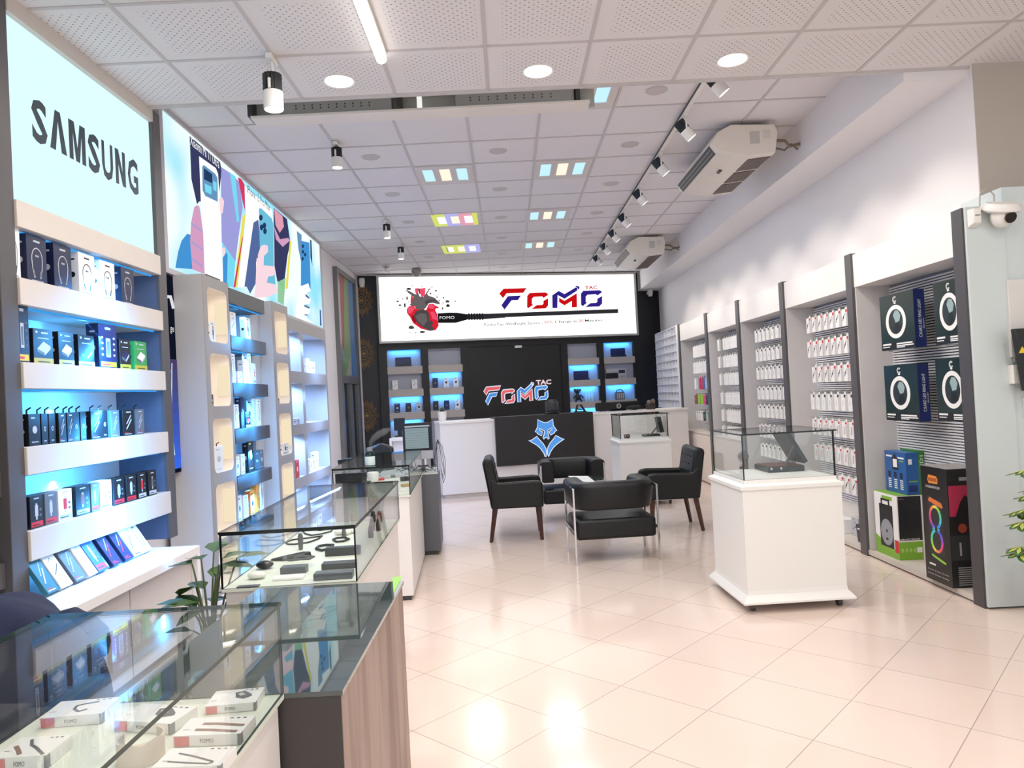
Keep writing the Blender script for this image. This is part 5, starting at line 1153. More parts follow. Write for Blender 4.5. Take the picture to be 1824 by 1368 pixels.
# variegated plant peeping in at the edge
t = thing('variegated_plant', 'variegated yellow green umbrella plant at the picture edge by the end panel', 'plant', (2.95,3.8,0))
MB().lathe([(0,0),(.13,0),(.16,.26),(.15,.26),(.14,.23),(0,.23)], (2.95,3.8,0), 24).build('pot', WPLAST, t)
LF = mat('leaf_green',(66,100,48),.4,var=.3); LY = mat('leaf_yellow',(196,200,104),.45,var=.15)
stem = MB(); leaf = MB(); rr = random.Random(5)
stem.tube([(2.95,3.8,.22),(2.93,3.8,.5),(2.92,3.8,.85)], [.014,.011,.007], 7)
for i in range(22):
    h = .34+.024*i; a = PI+rr.uniform(-1.0,1.0) if i % 3 else rr.uniform(-1.2,1.2); r = rr.uniform(.14,.26)
    hub = Vector((2.925+r*math.cos(a), 3.8+r*.7*math.sin(a), h+.05)); stem.tube([(2.93,3.8,h-.04),hub], [.004,.003], 5)
    for k in range(8):
        b = 2*PI*k/8+rr.random()*.3; d = Vector((math.cos(b), math.sin(b), -.35)); L_ = rr.uniform(.07,.10); s_ = d.cross(Vector((0,0,1))).normalized()*L_*.26; up = Vector((0,0,.006))
        p = [hub, hub+d*L_*.45+s_, hub+d*L_*.8+s_*.8, hub+d*L_, hub+d*L_*.8-s_*.8, hub+d*L_*.45-s_]
        leaf.prism(p, [q_-Vector((0,0,.0012)) for q_ in p], 0); s2 = s_*.45
        pp = [hub+up*.1, hub+d*L_*.5+s2+up*.25, hub+d*L_*.85, hub+d*L_*.5-s2+up*.25]
        leaf.prism([x+Vector((0,0,.0012)) for x in pp], [x+Vector((0,0,.0004)) for x in pp], 1)
stem.build('stem', mat('stem_green',(90,100,60),.6), t); leaf.build('foliage', [LF, LY], t, smooth=False)
# ================================================================= GLASS COUNTERS
def wood_mat():
    m = bpy.data.materials.new('greyed_wood_grain'); m.use_nodes = True; nt = m.node_tree; b = nt.nodes['Principled BSDF']; L = nt.links.new
    tc = nt.nodes.new('ShaderNodeTexCoord'); mp = nt.nodes.new('ShaderNodeMapping'); mp.inputs['Scale'].default_value = (7,7,.8); L(tc.outputs['Object'], mp.inputs[0])
    nz = nt.nodes.new('ShaderNodeTexNoise'); nz.inputs['Scale'].default_value = 1.6; nz.inputs['Detail'].default_value = 7; nz.inputs['Distortion'].default_value = .6; L(mp.outputs[0], nz.inputs[0])
    cr_ = nt.nodes.new('ShaderNodeValToRGB'); e = cr_.color_ramp.elements; e[0].position = .28; e[0].color = rgb(128,105,96); e[1].position = .60; e[1].color = rgb(170,148,137); L(nz.outputs['Fac'], cr_.inputs[0])
    L(cr_.outputs[0], b.inputs['Base Color']); b.inputs['Roughness'].default_value = .5; return m
SHELFG = mat('frosted_shelf',(226,230,216),.35,var=.01)
def showcase(M, x0, x1, y0, y1, zs, zt_, label, body, black_edges=True, top=True, end_mat=None, glass='nsfe'):
    t = thing('glass_showcase', label, 'glass counter', M @ Vector(((x0+x1)/2,(y0+y1)/2,0)), math.atan2(M[1][0], M[0][0]), 'glass topped counters')
    MB(M).box(x0+.012,x1-.012,y0+.012,y1-.012,.035,zs-.012).build('body', body, t, smooth=False)
    MB(M).box(x0+.03,x1-.03,y0+.03,y1-.03,0,.035).build('plinth', GREYD, t, smooth=False)
    MB(M).box(x0,x1,y0,y1,zs-.012,zs).build('shelf', SHELFG, t, smooth=False)
    ed = BEDGE if black_edges else EDGE; G2 = [GLASS, ed]; g = .006
    if 'n' in glass: MB(M).pane(x0,x1,y0,y0+g,zs+.0004,zt_-.008).build('front_glass', G2, t, smooth=False)
    if 'f' in glass: MB(M).pane(x0,x1,y1-g,y1,zs+.0004,zt_-.008).build('rear_glass', G2, t, smooth=False)
    if 'e' in glass: MB(M).pane(x1-g,x1,y0+g,y1-g,zs+.0004,zt_-.008).build('side_glass', G2, t, smooth=False)
    if 's' in glass: MB(M).pane(x0,x0+g,y0+g,y1-g,zs+.0004,zt_-.008).build('side_glass', G2, t, smooth=False)
    if top: MB(M).pane(x0-.003,x1+.003,y0-.003,y1+.003,zt_-.008,zt_).build('top_glass', G2, t, smooth=False)
    if black_edges:
        m = MB(M); e = .0045
        m.box(x1-e,x1+.001,y0-.001,y0+e,zs,zt_-.008)
        m.box(x0,x1,y0-.0025,y0+.002,zt_-.014,zt_-.008).box(x1-.002,x1+.0025,y0,y1,zt_-.014,zt_-.008)
        m.build('edge_trim', BEDGE, t, smooth=False)
    return t
I4 = Matrix.Identity(4)
CM = Matrix.Translation((-.594,2.700,0)) @ Matrix.Rotation(.036, 4, 'Z')
DM = Matrix.Translation((-.714,5.050,0)) @ Matrix.Rotation(.056, 4, 'Z')
ZS, ZT = .735, .945
showcase(I4, -1.083, -.553, .30, 1.688, ZS, ZT, 'nearest glass counter with printed white boxes inside, clear edges', WHITE, False)
cC = showcase(CM, -.497, 0, 0, 1.385, ZS, ZT, 'middle glass counter with black edges holding earphones and chargers', WHITE)
cD = showcase(DM, -.53, 0, 0, 1.34, ZS, ZT, 'farther glass counter with a misting bottle on top', WHITE)
EM = DM @ Matrix.Translation((.128,1.42,0))
t = thing('monitor_cabinet', 'dark grey cabinet at the end of the glass counters carrying the computer', 'cabinet', EM @ Vector((-.27,.25,0)), .056)
MB(EM).box(-.53,0,.0,.52,.04,.722).build('body', mat('slate_laminate',(92,94,100),.45,var=.03), t, smooth=False)
MB(EM).box(-.50,-.03,.03,.49,0,.04).build('plinth', GREYD, t, smooth=False)
MB(EM).box(-.535,.004,-.003,.523,.722,.735).build('top', mat('pale_top',(205,206,200),.3), t, smooth=False)
MB(EM).pane(-.0,.006,0,.52,.7354,1.0).build('side_glass', [GLASS, BEDGE], t, smooth=False)
MB(EM).pane(-.53,-.001,0,.006,.7354,.80).build('front_glass', [GLASS, BEDGE], t, smooth=False)
# the wood counter with a dark glass top
t = thing('wood_counter', 'greyed wood counter with a dark reflective glass top between two showcases', 'counter', (-.68,2.2,0))
MB().box(-.95,-.424,1.70,2.670,.0,.722).build('body', wood_mat(), t, smooth=False)
MB().box(-.951,-.4235,1.693,1.6995,.0,.722).build('end_face', mat('charcoal_board',(66,61,60),.45,var=.05), t, smooth=False)
MB().box(-.953,-.418,1.690,2.674,.7225,ZS-.001).build('top_glass', mat('dark_mirror_glass',(62,74,74),.02,spec=1.0,coat=.6,var=.02), t, smooth=False)
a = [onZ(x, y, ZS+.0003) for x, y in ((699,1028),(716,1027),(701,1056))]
MB().prism(a, [p-Vector((0,0,.001)) for p in a]).build('lime_reflection', mat('lime_reflection_tint',(150,225,90),.4), t, smooth=False)  # lime reflection on the glass top, painted as a thin flat triangle
# ------------------------------------------------ printed white boxes in the nearest showcase
def fomo_box(nl, nr, fl, label, art, th_=.022):
    zt_ = ZS+th_; A_, B_, C_ = (onZ(*p, zt_) for p in (nl, nr, fl))
    U = B_-A_; w = U.length; rz = math.atan2(U.y, U.x); V = C_-A_; d = abs(-U.y/w*V.x+U.x/w*V.y)
    t = thing('accessory_carton', label, 'box', (A_.x,A_.y,ZS+.0006), rz, 'white cartons in the nearest showcase')
    h = th_
    m = MB().box(0,w,0,d,0,h,0)
    f = P2((0,0,h),(1,0,0),(0,1,0),w,d,(0,0,1))
    if art == 'usb': line(m, f, [(.30,.85),(.45,.55),(.62,.40),(.92,.05)], .06, 1, d/w); line(m, f, [(.15,.55),(.30,.35),(.45,.12)], .08, 2, d/w)
    elif art == 'plug': m.poly([f(.45,.75),f(.62,.85),f(.80,.60),f(.85,.45),f(.70,.30),f(.52,.42)], 1); m.poly([f(.52,.66,2),f(.60,.72,2),f(.70,.55,2),f(.60,.48,2)], 3)
    elif art == 'strips': line(m, f, [(.28,.62),(.50,.60),(.95,.45)], .07, 2, d/w); line(m, f, [(.25,.30),(.50,.26),(.92,.12)], .07, 2, d/w)
    elif art == 'loop': line(m, f, [(.72,.78),(.52,.70),(.40,.62),(.42,.42),(.55,.22),(.66,.34)], .05, 1, d/w)
    elif art == 'hook': line(m, f, [(.2,.70),(.5,.5),(.85,.2),(.8,.10),(.4,.2),(.15,.28)], .035, 1, d/w)
    for i in range(3): ell(m, f, .66+.1*i,.9,.03,.025, 1)
    rect(m, f, .06,.30,.16,.33, 3)
    g = P2((0,0,0),(1,0,0),(0,0,1),w,h,(0,-1,0)); rect(m, g, .02,.05,.24,.92, 4)
    m.text('FOMO', (w*.40,-.0008,h*.32), (1,0,0), (0,0,1), h*.36, 1, wd=w*.20)
    rect(m, g, .955,0,1,1, 5); q_ = P2((w,0,0),(0,1,0),(0,0,1),d,h,(1,0,0)); rect(m, q_, 0,0,.14,1, 5)
    m.build('carton', [PW, mat('print_grey',(96,96,100),.4), mat('print_brown',(150,118,104),.4), mat('print_pale',(190,188,184),.4), mat('print_rose',(222,130,132),.4), mat('print_slate',(140,144,146),.4)], t, local=True, smooth=False)
fomo_box((364.5,1259),(455,1251),(382,1232),'white carton with a car plug print, farthest of those beside the counter edge','plug',.018)
fomo_box((308,1312),(428,1307),(328,1280),'white carton with two brown strips, middle one beside the counter edge','strips')
fomo_box((270,1368),(392,1364),(293,1334),'white carton with a hooked cable print at the picture bottom edge','hook')
fomo_box((70,1280),(181,1271),(108,1250),'white carton with a bent cable print and red corner in the nearest showcase','loop')
fomo_box((202,1283),(304,1290),(221,1251),'white carton with a plug print behind the white band in the nearest showcase','plug')
fomo_box((-15,1352),(82,1346),(10,1316),'white carton with two brown plugs in the picture corner','usb',.026)
c = onZ(252,1352,ZS)
m = MB(); P = [(c.x+.042*math.cos(a), c.y+.042*math.sin(a)) for a in [PI*.9+1.5*PI*i/22 for i in range(23)]]
m.prism([(x,y,ZS+.001) for x,y in P]+[(c.x+(x-c.x)*.93,c.y+(y-c.y)*.93,ZS+.001) for x,y in P[::-1]], [(x,y,ZS+.045+.004*math.sin(i)) for i,(x,y) in enumerate(P)]+[(c.x+(x-c.x)*.93,c.y+(y-c.y)*.93,ZS+.045) for x,y in P[::-1]])
solo(m, 'cuff_band', mat('band_beige',(214,202,190),.45), 'beige open cuff band standing among the white cartons', 'band')
# ------------------------------------------------ small goods in the middle showcase
def cpx(px, py, z=ZS): return onZ(px, py, z)
c = cpx(472,1013); solo(MB().blob((c.x,c.y,ZS+.017), .036,.028,.016), 'earbud_case', BPLAST, 'black oval earbud case near the showcase corner', 'earbud case')
c = cpx(458,1031); solo(MB().blob((c.x,c.y,ZS+.015), .036,.026,.014), 'earbud_case', WPLAST, 'white oval earbud case at the front of the middle showcase', 'earbud case')
c = cpx(447,1045); solo(MB(Matrix.Translation(c) @ Matrix.Rotation(.05,4,'Z')).box(-.05,.03,-.012,.015,.0006,.004), 'grey_pad', BM[G_], 'flat grey pad in the front corner of the middle showcase', 'pad')
def loopcable(P, r, name, label, cat, m_=BPLAST, closed=True):
    pts = [cpx(x,y)+Vector((0,0,r+.0006+(k if False else 0))) for x, y in P]
    return solo(MB().tube(pts, r, 7, closed=closed), name, m_, label, cat)
loopcable([(509,968),(520,963),(545,960),(568,957),(574,956),(566,962),(548,968),(525,971),(513,971)], .0038, 'neckband_earphones', 'black neckband lying open, beside the standing charger in the middle showcase', 'earphones')
loopcable([(539,947),(543,944),(570,946),(593,943),(590,948),(570,953),(555,955),(544,952)], .0038, 'neckband_earphones', 'black neckband lying open, farthest one in the middle showcase', 'earphones')
c = cpx(536,979); solo(MB().tube([c+Vector((0,0,.001)),c+Vector((0,0,.02)),c+Vector((0,0,.055)),c+Vector((0,0,.075))], [.009,.011,.013,.008], 12), 'car_charger', BM[G_], 'bronze car charger standing upright in the middle showcase', 'charger')
c = cpx(517,996); solo(MB(Matrix.Translation(c) @ Matrix.Rotation(.15,4,'Z')).prism([(-.085,-.01,.001),(-.02,-.035,.001),(.06,-.025,.001),(.09,.02,.001),(.05,.045,.001),(-.03,.02,.001)], [(-.08,-.008,.010),(-.02,-.030,.016),(.06,-.02,.022),(.085,.018,.024),(.05,.04,.022),(-.03,.018,.014)]), 'folded_cable', BPLAST, 'black folded cable pouch in the middle of the showcase', 'cable', bevel=.004)
def sbox(px, py, w_, d_, h_, m_, name, label, rz=.04, cat='box'):
    c = cpx(px, py); return solo(MB(Matrix.Translation(c) @ Matrix.Rotation(rz,4,'Z')).box(-w_/2,w_/2,0,d_,.0006,h_), name, m_, label, cat, bevel=.002)
sbox(522,1023,.10,.05,.028,BM[G_],'charger_brick','grey adapter brick with a cable on top in the middle showcase',.05,'adapter')
loopcable([(505,1011),(512,1006),(525,1007),(538,1004),(560,1006),(552,1010),(535,1011),(518,1013)], .005, 'charging_cable', 'short dark cable lying over the grey adapter brick', 'cable', BM[G_]).location.z += .028
sbox(512,1034,.115,.06,.010,PW,'thin_white_box','thin white box at the front of the middle showcase',.06)
sbox(593,1033,.145,.055,.026,BM[G_],'dark_flat_box','dark grey flat box at the front edge of the middle showcase',.06)
sbox(603,1014,.135,.055,.024,mat('pack_dark',(70,70,72),.4),'dark_flat_box','dark box with a light lid behind the front dark one in the showcase',.06)
sbox(610,990,.15,.04,.036,mat('pack_dark2',(58,58,60),.4),'dark_device','row of dark grey devices across the middle showcase',.05,'device')
sbox(606,1000,.14,.03,.006,PW,'white_strip_box','white strip box in front of the dark grey devices',.05)
loopcable([(563,980),(568,975),(580,973),(594,973),(588,979),(574,983)], .006, 'coiled_cable', 'black coiled cable beside the dark grey devices', 'cable')
loopcable([(593,963),(600,960),(614,959),(622,962),(612,966),(600,967)], .005, 'coiled_cable', 'black coiled cable with a plug, behind the first coil', 'cable')
c = cpx(613,957); solo(MB().tube([c+Vector((0,0,.001)),c+Vector((0,0,.05))], [.012,.009], 10), 'small_plug', BM[G_], 'small dark plug standing among white earbuds', 'plug')
for i, (x, y) in enumerate(((604,953),(617,953),(628,950),(624,946))):
    c = cpx(x,y); solo(MB().blob((c.x,c.y,ZS+.014), .024,.018,.0135), 'white_earbud_case', WPLAST, f'small white earbud case, {ORD[i]} of the cluster at the back of the showcase', 'earbud case', 'white earbud cases')
for i, (x, y, c_) in enumerate(((661,958,K),(663,945,K),(675,945,K),(677,930,BR),(665,930,K))):
    c = cpx(x,y); solo(MB().tube([c+Vector((0,0,.001)),c+Vector((0,0,.03)),c+Vector((0,0,.06))], [.013,.014,.009], 10), 'standing_charger', BM[c_], f'small dark charger, {ORD[i]} of the line along the showcase side', 'charger', 'chargers along the showcase side')
# ------------------------------------------------ farther showcase
c = onZ(665,858,ZS); solo(MB().lathe([(0,.001),(.035,.001),(.045,.02),(.05,.07),(.045,.08),(.04,.06),(0,.05)], c, 10), 'crumpled_cup', PW, 'white crumpled cup inside the farther glass counter', 'cup')
for i, (x, y, w_, d_, h_, m_, l) in enumerate(((678,856,.06,.04,.02,RED,'red and white packet beside the white cup'),(688,853,.08,.05,.03,BM[S_],'pale tangled pack near the white cup'),(700,851,.12,.06,.02,BM[G_],'flat grey cable bundle in the farther counter'),(712,850,.09,.05,.03,BM[S_],'silver pack beside the grey cable bundle'),(722,857,.07,.05,.035,BPLAST,'black box near the glass corner of the farther counter'),(725,867,.06,.05,.02,mat('tan_print',(190,150,96),.4),'tan wedge near the glass corner of the farther counter'),(717,875,.05,.06,.012,PW,'white card near the front glass of the farther counter'),(650,862,.10,.04,.02,BPLAST,'black lump at the front of the farther counter'))):
    c = onZ(x,y,ZS); solo(MB(Matrix.Translation(c) @ Matrix.Rotation(.1+.25*(i%3),4,'Z')).box(-w_/2,w_/2,0,d_,.0006,h_), ('packet','cable_pack','cable_bundle','silver_pack','black_box','tan_wedge','white_card','black_case')[i], m_, l, 'small goods', bevel=.003)
solo(MB(DM).box(-.515,-.30,.03,.05,ZS+.001,ZS+.17).box(-.46,-.36,.029,.031,ZS+.06,ZS+.10), 'reflection_board', BM[K], 'black panel standing in for the dark wall reflected in the farther counter', 'panel')  # the wall's dark reflection, put in as a black board
b0 = onZ(659.5,829,ZT)
t = thing('mist_bottle', 'dark bottle with a pale label puffing mist on the farther glass counter', 'bottle', (b0.x,b0.y,ZT))
MB().lathe([(0,.001),(.034,.001),(.036,.01),(.036,.062),(.034,.066)], b0, 20, caps=False).build('label', mat('label_pale',(196,214,212),.4,var=.3,scale=90), t)
MB().lathe([(.0345,.001),(.0345,.075),(.030,.095),(.016,.100),(0,.100)], b0, 20).build('flask', mat('dark_teal_glass',(22,44,44),.1), t)
MB().lathe([(0,.100),(.022,.100),(.022,.125),(.010,.128),(0,.128)], b0, 16).build('nozzle', mat('nozzle_grey',(120,124,124),.3), t)
mv = bpy.data.materials.new('mist'); mv.use_nodes = True; nt = mv.node_tree; nt.nodes.clear()
o_ = nt.nodes.new('ShaderNodeOutputMaterial'); v_ = nt.nodes.new('ShaderNodeVolumePrincipled'); v_.inputs['Color'].default_value = (.95,.95,.95,1); v_.inputs['Density'].default_value = 9.0
nz = nt.nodes.new('ShaderNodeTexNoise'); nz.inputs['Scale'].default_value = 14; tc = nt.nodes.new('ShaderNodeTexCoord'); nt.links.new(tc.outputs['Object'], nz.inputs[0])
k_ = nt.nodes.new('ShaderNodeMath'); k_.operation = 'MULTIPLY'; k_.inputs[1].default_value = 14.0; nt.links.new(nz.outputs['Fac'], k_.inputs[0]); nt.links.new(k_.outputs[0], v_.inputs['Density']); nt.links.new(v_.outputs[0], o_.inputs['Volume'])
pts = [(659,812),(659,800),(661,788),(667,780),(676,773),(686,768),(695,764)]
m = MB().tube([onY(x,y,b0.y) for x, y in pts], [.006,.010,.018,.024,.028,.026,.012], 10)
o = solo(m, 'mist', mv, 'pale curl of mist rising from the dark bottle', 'mist'); o['kind'] = 'stuff'
t = thing('office_chair', 'black office chair behind the farther glass counter', 'chair', (-1.45,7.9,0))
MB().prism([(-1.60,8.02,.62),(-1.30,8.02,.62),(-1.31,8.08,.88),(-1.45,8.10,.93),(-1.59,8.08,.88)], [(-1.60,8.10,.62),(-1.30,8.10,.62),(-1.31,8.15,.88),(-1.45,8.17,.93),(-1.59,8.15,.88)]).build('backrest', BPLAST, t, bevel=.03, seg=3)
MB().box(-1.68,-1.22,7.62,8.08,.44,.52).build('seat', BPLAST, t, bevel=.03, seg=3)
MB().tube([(-1.45,7.85,.08),(-1.45,7.85,.44)], .03, 10).build('post', BPLAST, t)
m = MB()
for i in range(5): m.tube([(-1.45,7.85,.09),(-1.45+.28*math.cos(i*1.257),7.85+.28*math.sin(i*1.257),.035)], [.03,.016], 6)
m.build('base', BPLAST, t)
for i in range(5): MB().blob((-1.45+.28*math.cos(i*1.257),7.85+.28*math.sin(i*1.257),.026), .025,.025,.025, n=8, k=5).build('caster', BPLAST, t)
m = MB(); P = [onY(x, y, 6.75) for x, y in ((601,820),(612,818),(626,816.5),(616,822),(603,829))]
m.prism(P, [p+Vector((.02,.12,0)) for p in P]); c = P[0]; m.tube([(c.x+.05,6.80,0),(c.x+.05,6.80,c.z-.01)], .012, 8); m.box(c.x-.08,c.x+.18,6.68,6.94,0,.02)
solo(m, 'reading_stand', BPLAST, 'black slanted stand top behind the farther glass counter', 'stand')
# computer
t = thing('desktop_computer', 'silver computer monitor with a pale listing on its screen', 'computer', EM @ Vector((-.14,.16,.735)), .056)
EY = .15
w0 = (EM.inverted() @ onY(716.5,760,6.62)).x; w1 = (EM.inverted() @ onY(771,800,6.62)).x; w0, w1 = min(w0,w1), max(w0,w1)
z1, z0, zc = 1.180, .925, .848
MB(EM).box(w0,w1,EY,EY+.02,z0,z1).build('screen_frame', BLK, t, bevel=.003)
m = MB(EM).box(w0+.018,w1-.018,EY-.001,EY,z0+.018,z1-.018,0)
m.box(w0+.022,w1-.034,EY-.0016,EY-.001,z0+.022,z1-.045,1); m.box(w0+.022,w1-.022,EY-.0016,EY-.001,z1-.038,z1-.024,3)
for i in range(9): m.box(w0+.022,w1-.034,EY-.002,EY-.0016,z0+.03+.022*i,z0+.034+.022*i,2)
m.build('screen', [emi('screen_dark',(40,56,72),.8), emi('screen_pale',(150,168,172),.85), emi('screen_line',(124,144,150),.85), emi('screen_bar',(190,196,206),.85)], t, smooth=False)
MB(EM).box(w0,w1,EY,EY+.02,zc,z0).build('chin', mat('silver_plastic',(180,180,192),.3,.3), t, bevel=.003)
MB(EM).prism([(-.24,.19,.737),(-.12,.19,.737),(-.12,.175,.90),(-.24,.175,.90)], [(-.24,.20,.737),(-.12,.20,.737),(-.12,.185,.90),(-.24,.185,.90)]).box(-.25,-.11,.10,.24,.7355,.743).build('stand', mat('silver_stand',(150,150,156),.3,.4), t, smooth=False)
m = MB(EM); rr = random.Random(3)
for i in range(11):
    p = Vector((rr.uniform(-.40,-.05), rr.uniform(.02,.10), .741+.003*i)); P = [p]
    for k in range(6): P.append(Vector((min(-.02,max(-.5,P[-1].x+rr.uniform(-.10,.10))), min(.12,max(.015,P[-1].y+rr.uniform(-.05,.05))), .741+rr.uniform(0,.06))))
    m.tube(P, .0032, 5)
solo(m, 'cable_tangle', BPLAST, 'tangle of black cables under the computer monitor', 'cable')
m = MB(EM)
for i in range(3):
    m.tube([(-.05,.30,.75),(.0,.32,1.008),(.016+.012*i,.32,.95),(.035+.014*i,.30+.02*i,.80),(.045+.006*i,.30,.72-.03*i),(.03+.004*i,.31,.66-.03*i),(.022,.33,.74)], .0026, 5)
solo(m, 'hanging_cable', BPLAST, 'black cables hanging over the end of the dark grey cabinet', 'cable')
# ------------------------------------------------ jacket and plant behind the nearest counters
t = thing('draped_stool', 'dark stool under the navy jacket behind the nearest counter', 'stool', (-1.40,1.95,0))
MB().lathe([(0,.44),(.17,.44),(.18,.47),(.17,.50),(0,.50)], (-1.40,1.95,0), 20).build('seat', BPLAST, t)
for i in range(4): MB().tube([(-1.40+.11*math.cos(i*Q+.7),1.95+.11*math.sin(i*Q+.7),.44),(-1.40+.17*math.cos(i*Q+.7),1.95+.17*math.sin(i*Q+.7),.0)], .014, 7).build('leg', BPLAST, t)
m = MB(); R = []; rr = random.Random(2); N = 22
for k, (z, s) in enumerate(((.505,1.15),(.60,1.18),(.72,1.12),(.80,1.0),(.86,.84),(.905,.60),(.925,.34),(.93,.08))):
    R.append([(-1.405+.235*s*math.cos(2*PI*i/N)*(1+.10*math.sin(3*2*PI*i/N+k*.7)), 1.96+.15*s*math.sin(2*PI*i/N)*(1+.09*math.sin(4*2*PI*i/N+k)), z+.022*math.sin(3*2*PI*i/N+.8*k)*(s)) for i in range(N)])
m.rings(R); m.tube([(-1.25,1.97,.80),(-1.19,1.99,.85),(-1.165,2.0,.82),(-1.16,1.99,.72)], [.07,.06,.05,.04], 10)
o = solo(m, 'navy_jacket', NAVY, 'dark navy jacket heaped behind the nearest glass counter', 'jacket'); s_ = o.modifiers.new('s','SUBSURF'); s_.levels = s_.render_levels = 1
p0 = onY(372,1050,3.35)
t = thing('leafy_plant', 'dark green leafy plant in the gap behind the white base cabinet', 'plant', (p0.x,3.35,0))
MB().lathe([(0,0),(.10,0),(.13,.26),(.12,.26),(.11,.22),(0,.22)], (p0.x,3.35,0), 20).build('pot', BPLAST, t)
st = MB(); lf = MB(); rr = random.Random(11)
for i in range(26):
    a = rr.uniform(0,2*PI); r = rr.uniform(.03,.13); h = rr.uniform(.32,.72); b_ = Vector((p0.x,3.35,.22)); tip = Vector((p0.x+r*math.cos(a),3.35+r*math.sin(a),h)); st.tube([b_,b_.lerp(tip,.5)+Vector((0,0,.06)),tip], [.006,.005,.004], 5)
    d = Vector((math.cos(a),math.sin(a),rr.uniform(-.5,.3))).normalized(); L_ = rr.uniform(.11,.17); s_ = d.cross(Vector((0,0,1))).normalized()*L_*.42
    for u in (1,-1):
        p = [tip, tip+d*L_*.3+s_*u*.8+Vector((0,0,.012)), tip+d*L_*.65+s_*u*.7+Vector((0,0,.01)), tip+d*L_]
        lf.prism(p, [x-Vector((0,0,.0015)) for x in p])
st.build('stem', mat('stem_green',(90,100,60),.6), t); lf.build('foliage', mat('leaf_dark_green',(66,92,44),.35,var=.4), t, smooth=False)

# ================================================================= PEDESTAL SHOWCASES
def pedestal(cx, cy, rz, label):
    t = thing('pedestal_showcase', label, 'display case', (cx,cy,0), rz, 'white pedestal showcases'); s = .3075
    sq = lambda h, z: [(-h,-h,z),(h,-h,z),(h,h,z),(-h,h,z)]
    PED = mat('pedestal_white',(238,236,232),.4,var=.01)
    MB().rings([sq(.345,.055),sq(.345,.066),sq(.330,.085),sq(.312,.105),sq(s,.13),sq(s,.74)]).build('body', PED, t, local=True, smooth=False)
    MB().rings([sq(s+.012,.741),sq(s+.012,.762),sq(.290,.775),sq(.288,.798)]).build('cap', PED, t, local=True, smooth=False)
    g = .285
    for k, nm in enumerate(('front_glass','rear_glass','side_glass','side_glass')):
        m = MB()
        if k < 2: y = -g if k == 0 else g-.006; m.pane(-g,g,y,y+.006,.7985,1.072)
        else: x = -g if k == 2 else g-.006; m.pane(x,x+.006,-g+.006,g-.006,.7985,1.072)
        m.build(nm, [GLASS, BEDGE], t, local=True, smooth=False)
    MB().pane(-g-.012,g+.02,-g-.008,g+.008,1.0725,1.082).build('lid_glass', [GLASS, BEDGE], t, local=True, smooth=False)
    for x in (-g,g):
        for y in (-g,g): MB().box(x-.003,x+.003,y-.003,y+.003,.7985,1.072).build('corner_trim', BEDGE, t, local=True, smooth=False)
    for x in (-.27,.27):
        for y in (-.27,.27):
            c = MB().tube([(x-.012,y,.027),(x+.012,y,.027)], .027, 14).box(x-.018,x+.018,y-.014,y+.014,.040,.0555); c.build('caster', mat('caster_grey',(70,66,64),.4), t, local=True)
    return t
pd = pedestal(1.690,4.725,.035,'white wheeled pedestal showcase near the seats, holding a globe and a black case')
pedestal(1.587,8.90,.03,'white pedestal showcase before the reception counter')
def black_case(cx, cy, z, w_, d_, h_, lid, ang, label, grp=None, thick=.022):
    t = thing('open_black_case', label, 'case', (cx,cy,z), .03, grp)
    m = MB().box(-w_/2,w_/2,-d_/2,d_/2,.0008,h_,0); m.build('base', mat('case_black',(26,30,28),.3), t, local=True, bevel=.003)
    MB().box(-w_/2+.008,w_/2-.008,-d_/2+.008,d_/2-.008,h_,h_+.003).build('inlay', mat('inlay_brown',(96,50,38),.5,var=.3,scale=40), t, local=True, smooth=False)
    T = Matrix.Translation((w_/2,0,h_+.012)) @ Matrix.Rotation(ang, 4, 'Y')
    m = MB(T).box(-lid,0,-d_/2,d_/2,0,thick); m.build('lid', mat('case_black2',(20,26,30),.25), t, local=True, bevel=.003)
    p = T @ Vector((-lid*.55,-d_/2-.004,.004)); MB().tube([p,(-w_*.06,-d_/2-.004,h_)], .008, 6).build('strut', mat('strut_grey',(60,66,66),.3,.4), t, local=True)
    m = MB()
    for u in (-.42,-.15): m.box(w_*u-.006,w_*u+.006,-d_/2-.003,-d_/2,h_*.5,h_*.9)
    m.build('clasp', CHROME, t, local=True, smooth=False)
a0, a1 = onZ(1368,842,.80), onZ(1435,839,.80)
black_case(1.792, 4.862, .799, .24, .25, .036, .245, 1.06, 'black open case with a propped lid inside the nearer pedestal showcase', 'black cases in the pedestal showcases', .03)
black_case(1.72, 8.86, .799, .20, .14, .025, .19, 1.40, 'small black open case inside the pedestal showcase by the counter', 'black cases in the pedestal showcases', .05)
g0 = onZ(1325,834,.80)
t = thing('bronze_globe', 'small bronze armillary globe beside the black case in the pedestal showcase', 'ornament', (g0.x,g0.y,.799)); BZ = mat('bronze',(92,72,52),.35,.8)
MB().lathe([(0,.001),(.032,.001),(.030,.008),(.010,.016),(.006,.035),(.012,.042),(0,.044)], (g0.x,g0.y,.799), 18).build('stand', BZ, t)
m = MB(); c = Vector((g0.x,g0.y,.799+.082))
for R_e in (Matrix.Rotation(0,3,'X'), Matrix.Rotation(Q,3,'X'), Matrix.Rotation(Q,3,'Y'), Matrix.Rotation(.5,3,'X')): m.tube([c+R_e @ Vector((.036*math.cos(2*PI*i/20),.036*math.sin(2*PI*i/20),0)) for i in range(20)], .003, 5, closed=True)
m.blob(c, .028,.028,.028, 0, 14, 8); m.build('globe', BZ, t)
solo(MB().tube([(1.40+.03*math.cos(2*PI*i/14), 8.70+.02*math.sin(2*PI*i/14), .822+.02*math.sin(4*PI*i/14)) for i in range(14)], .008, 6, closed=True).blob((1.40,8.70,.812), .03,.03,.012), 'small_ornament', BZ, 'small dark ornament inside the pedestal showcase by the counter', 'ornament', base=(1.40,8.70,.7995))

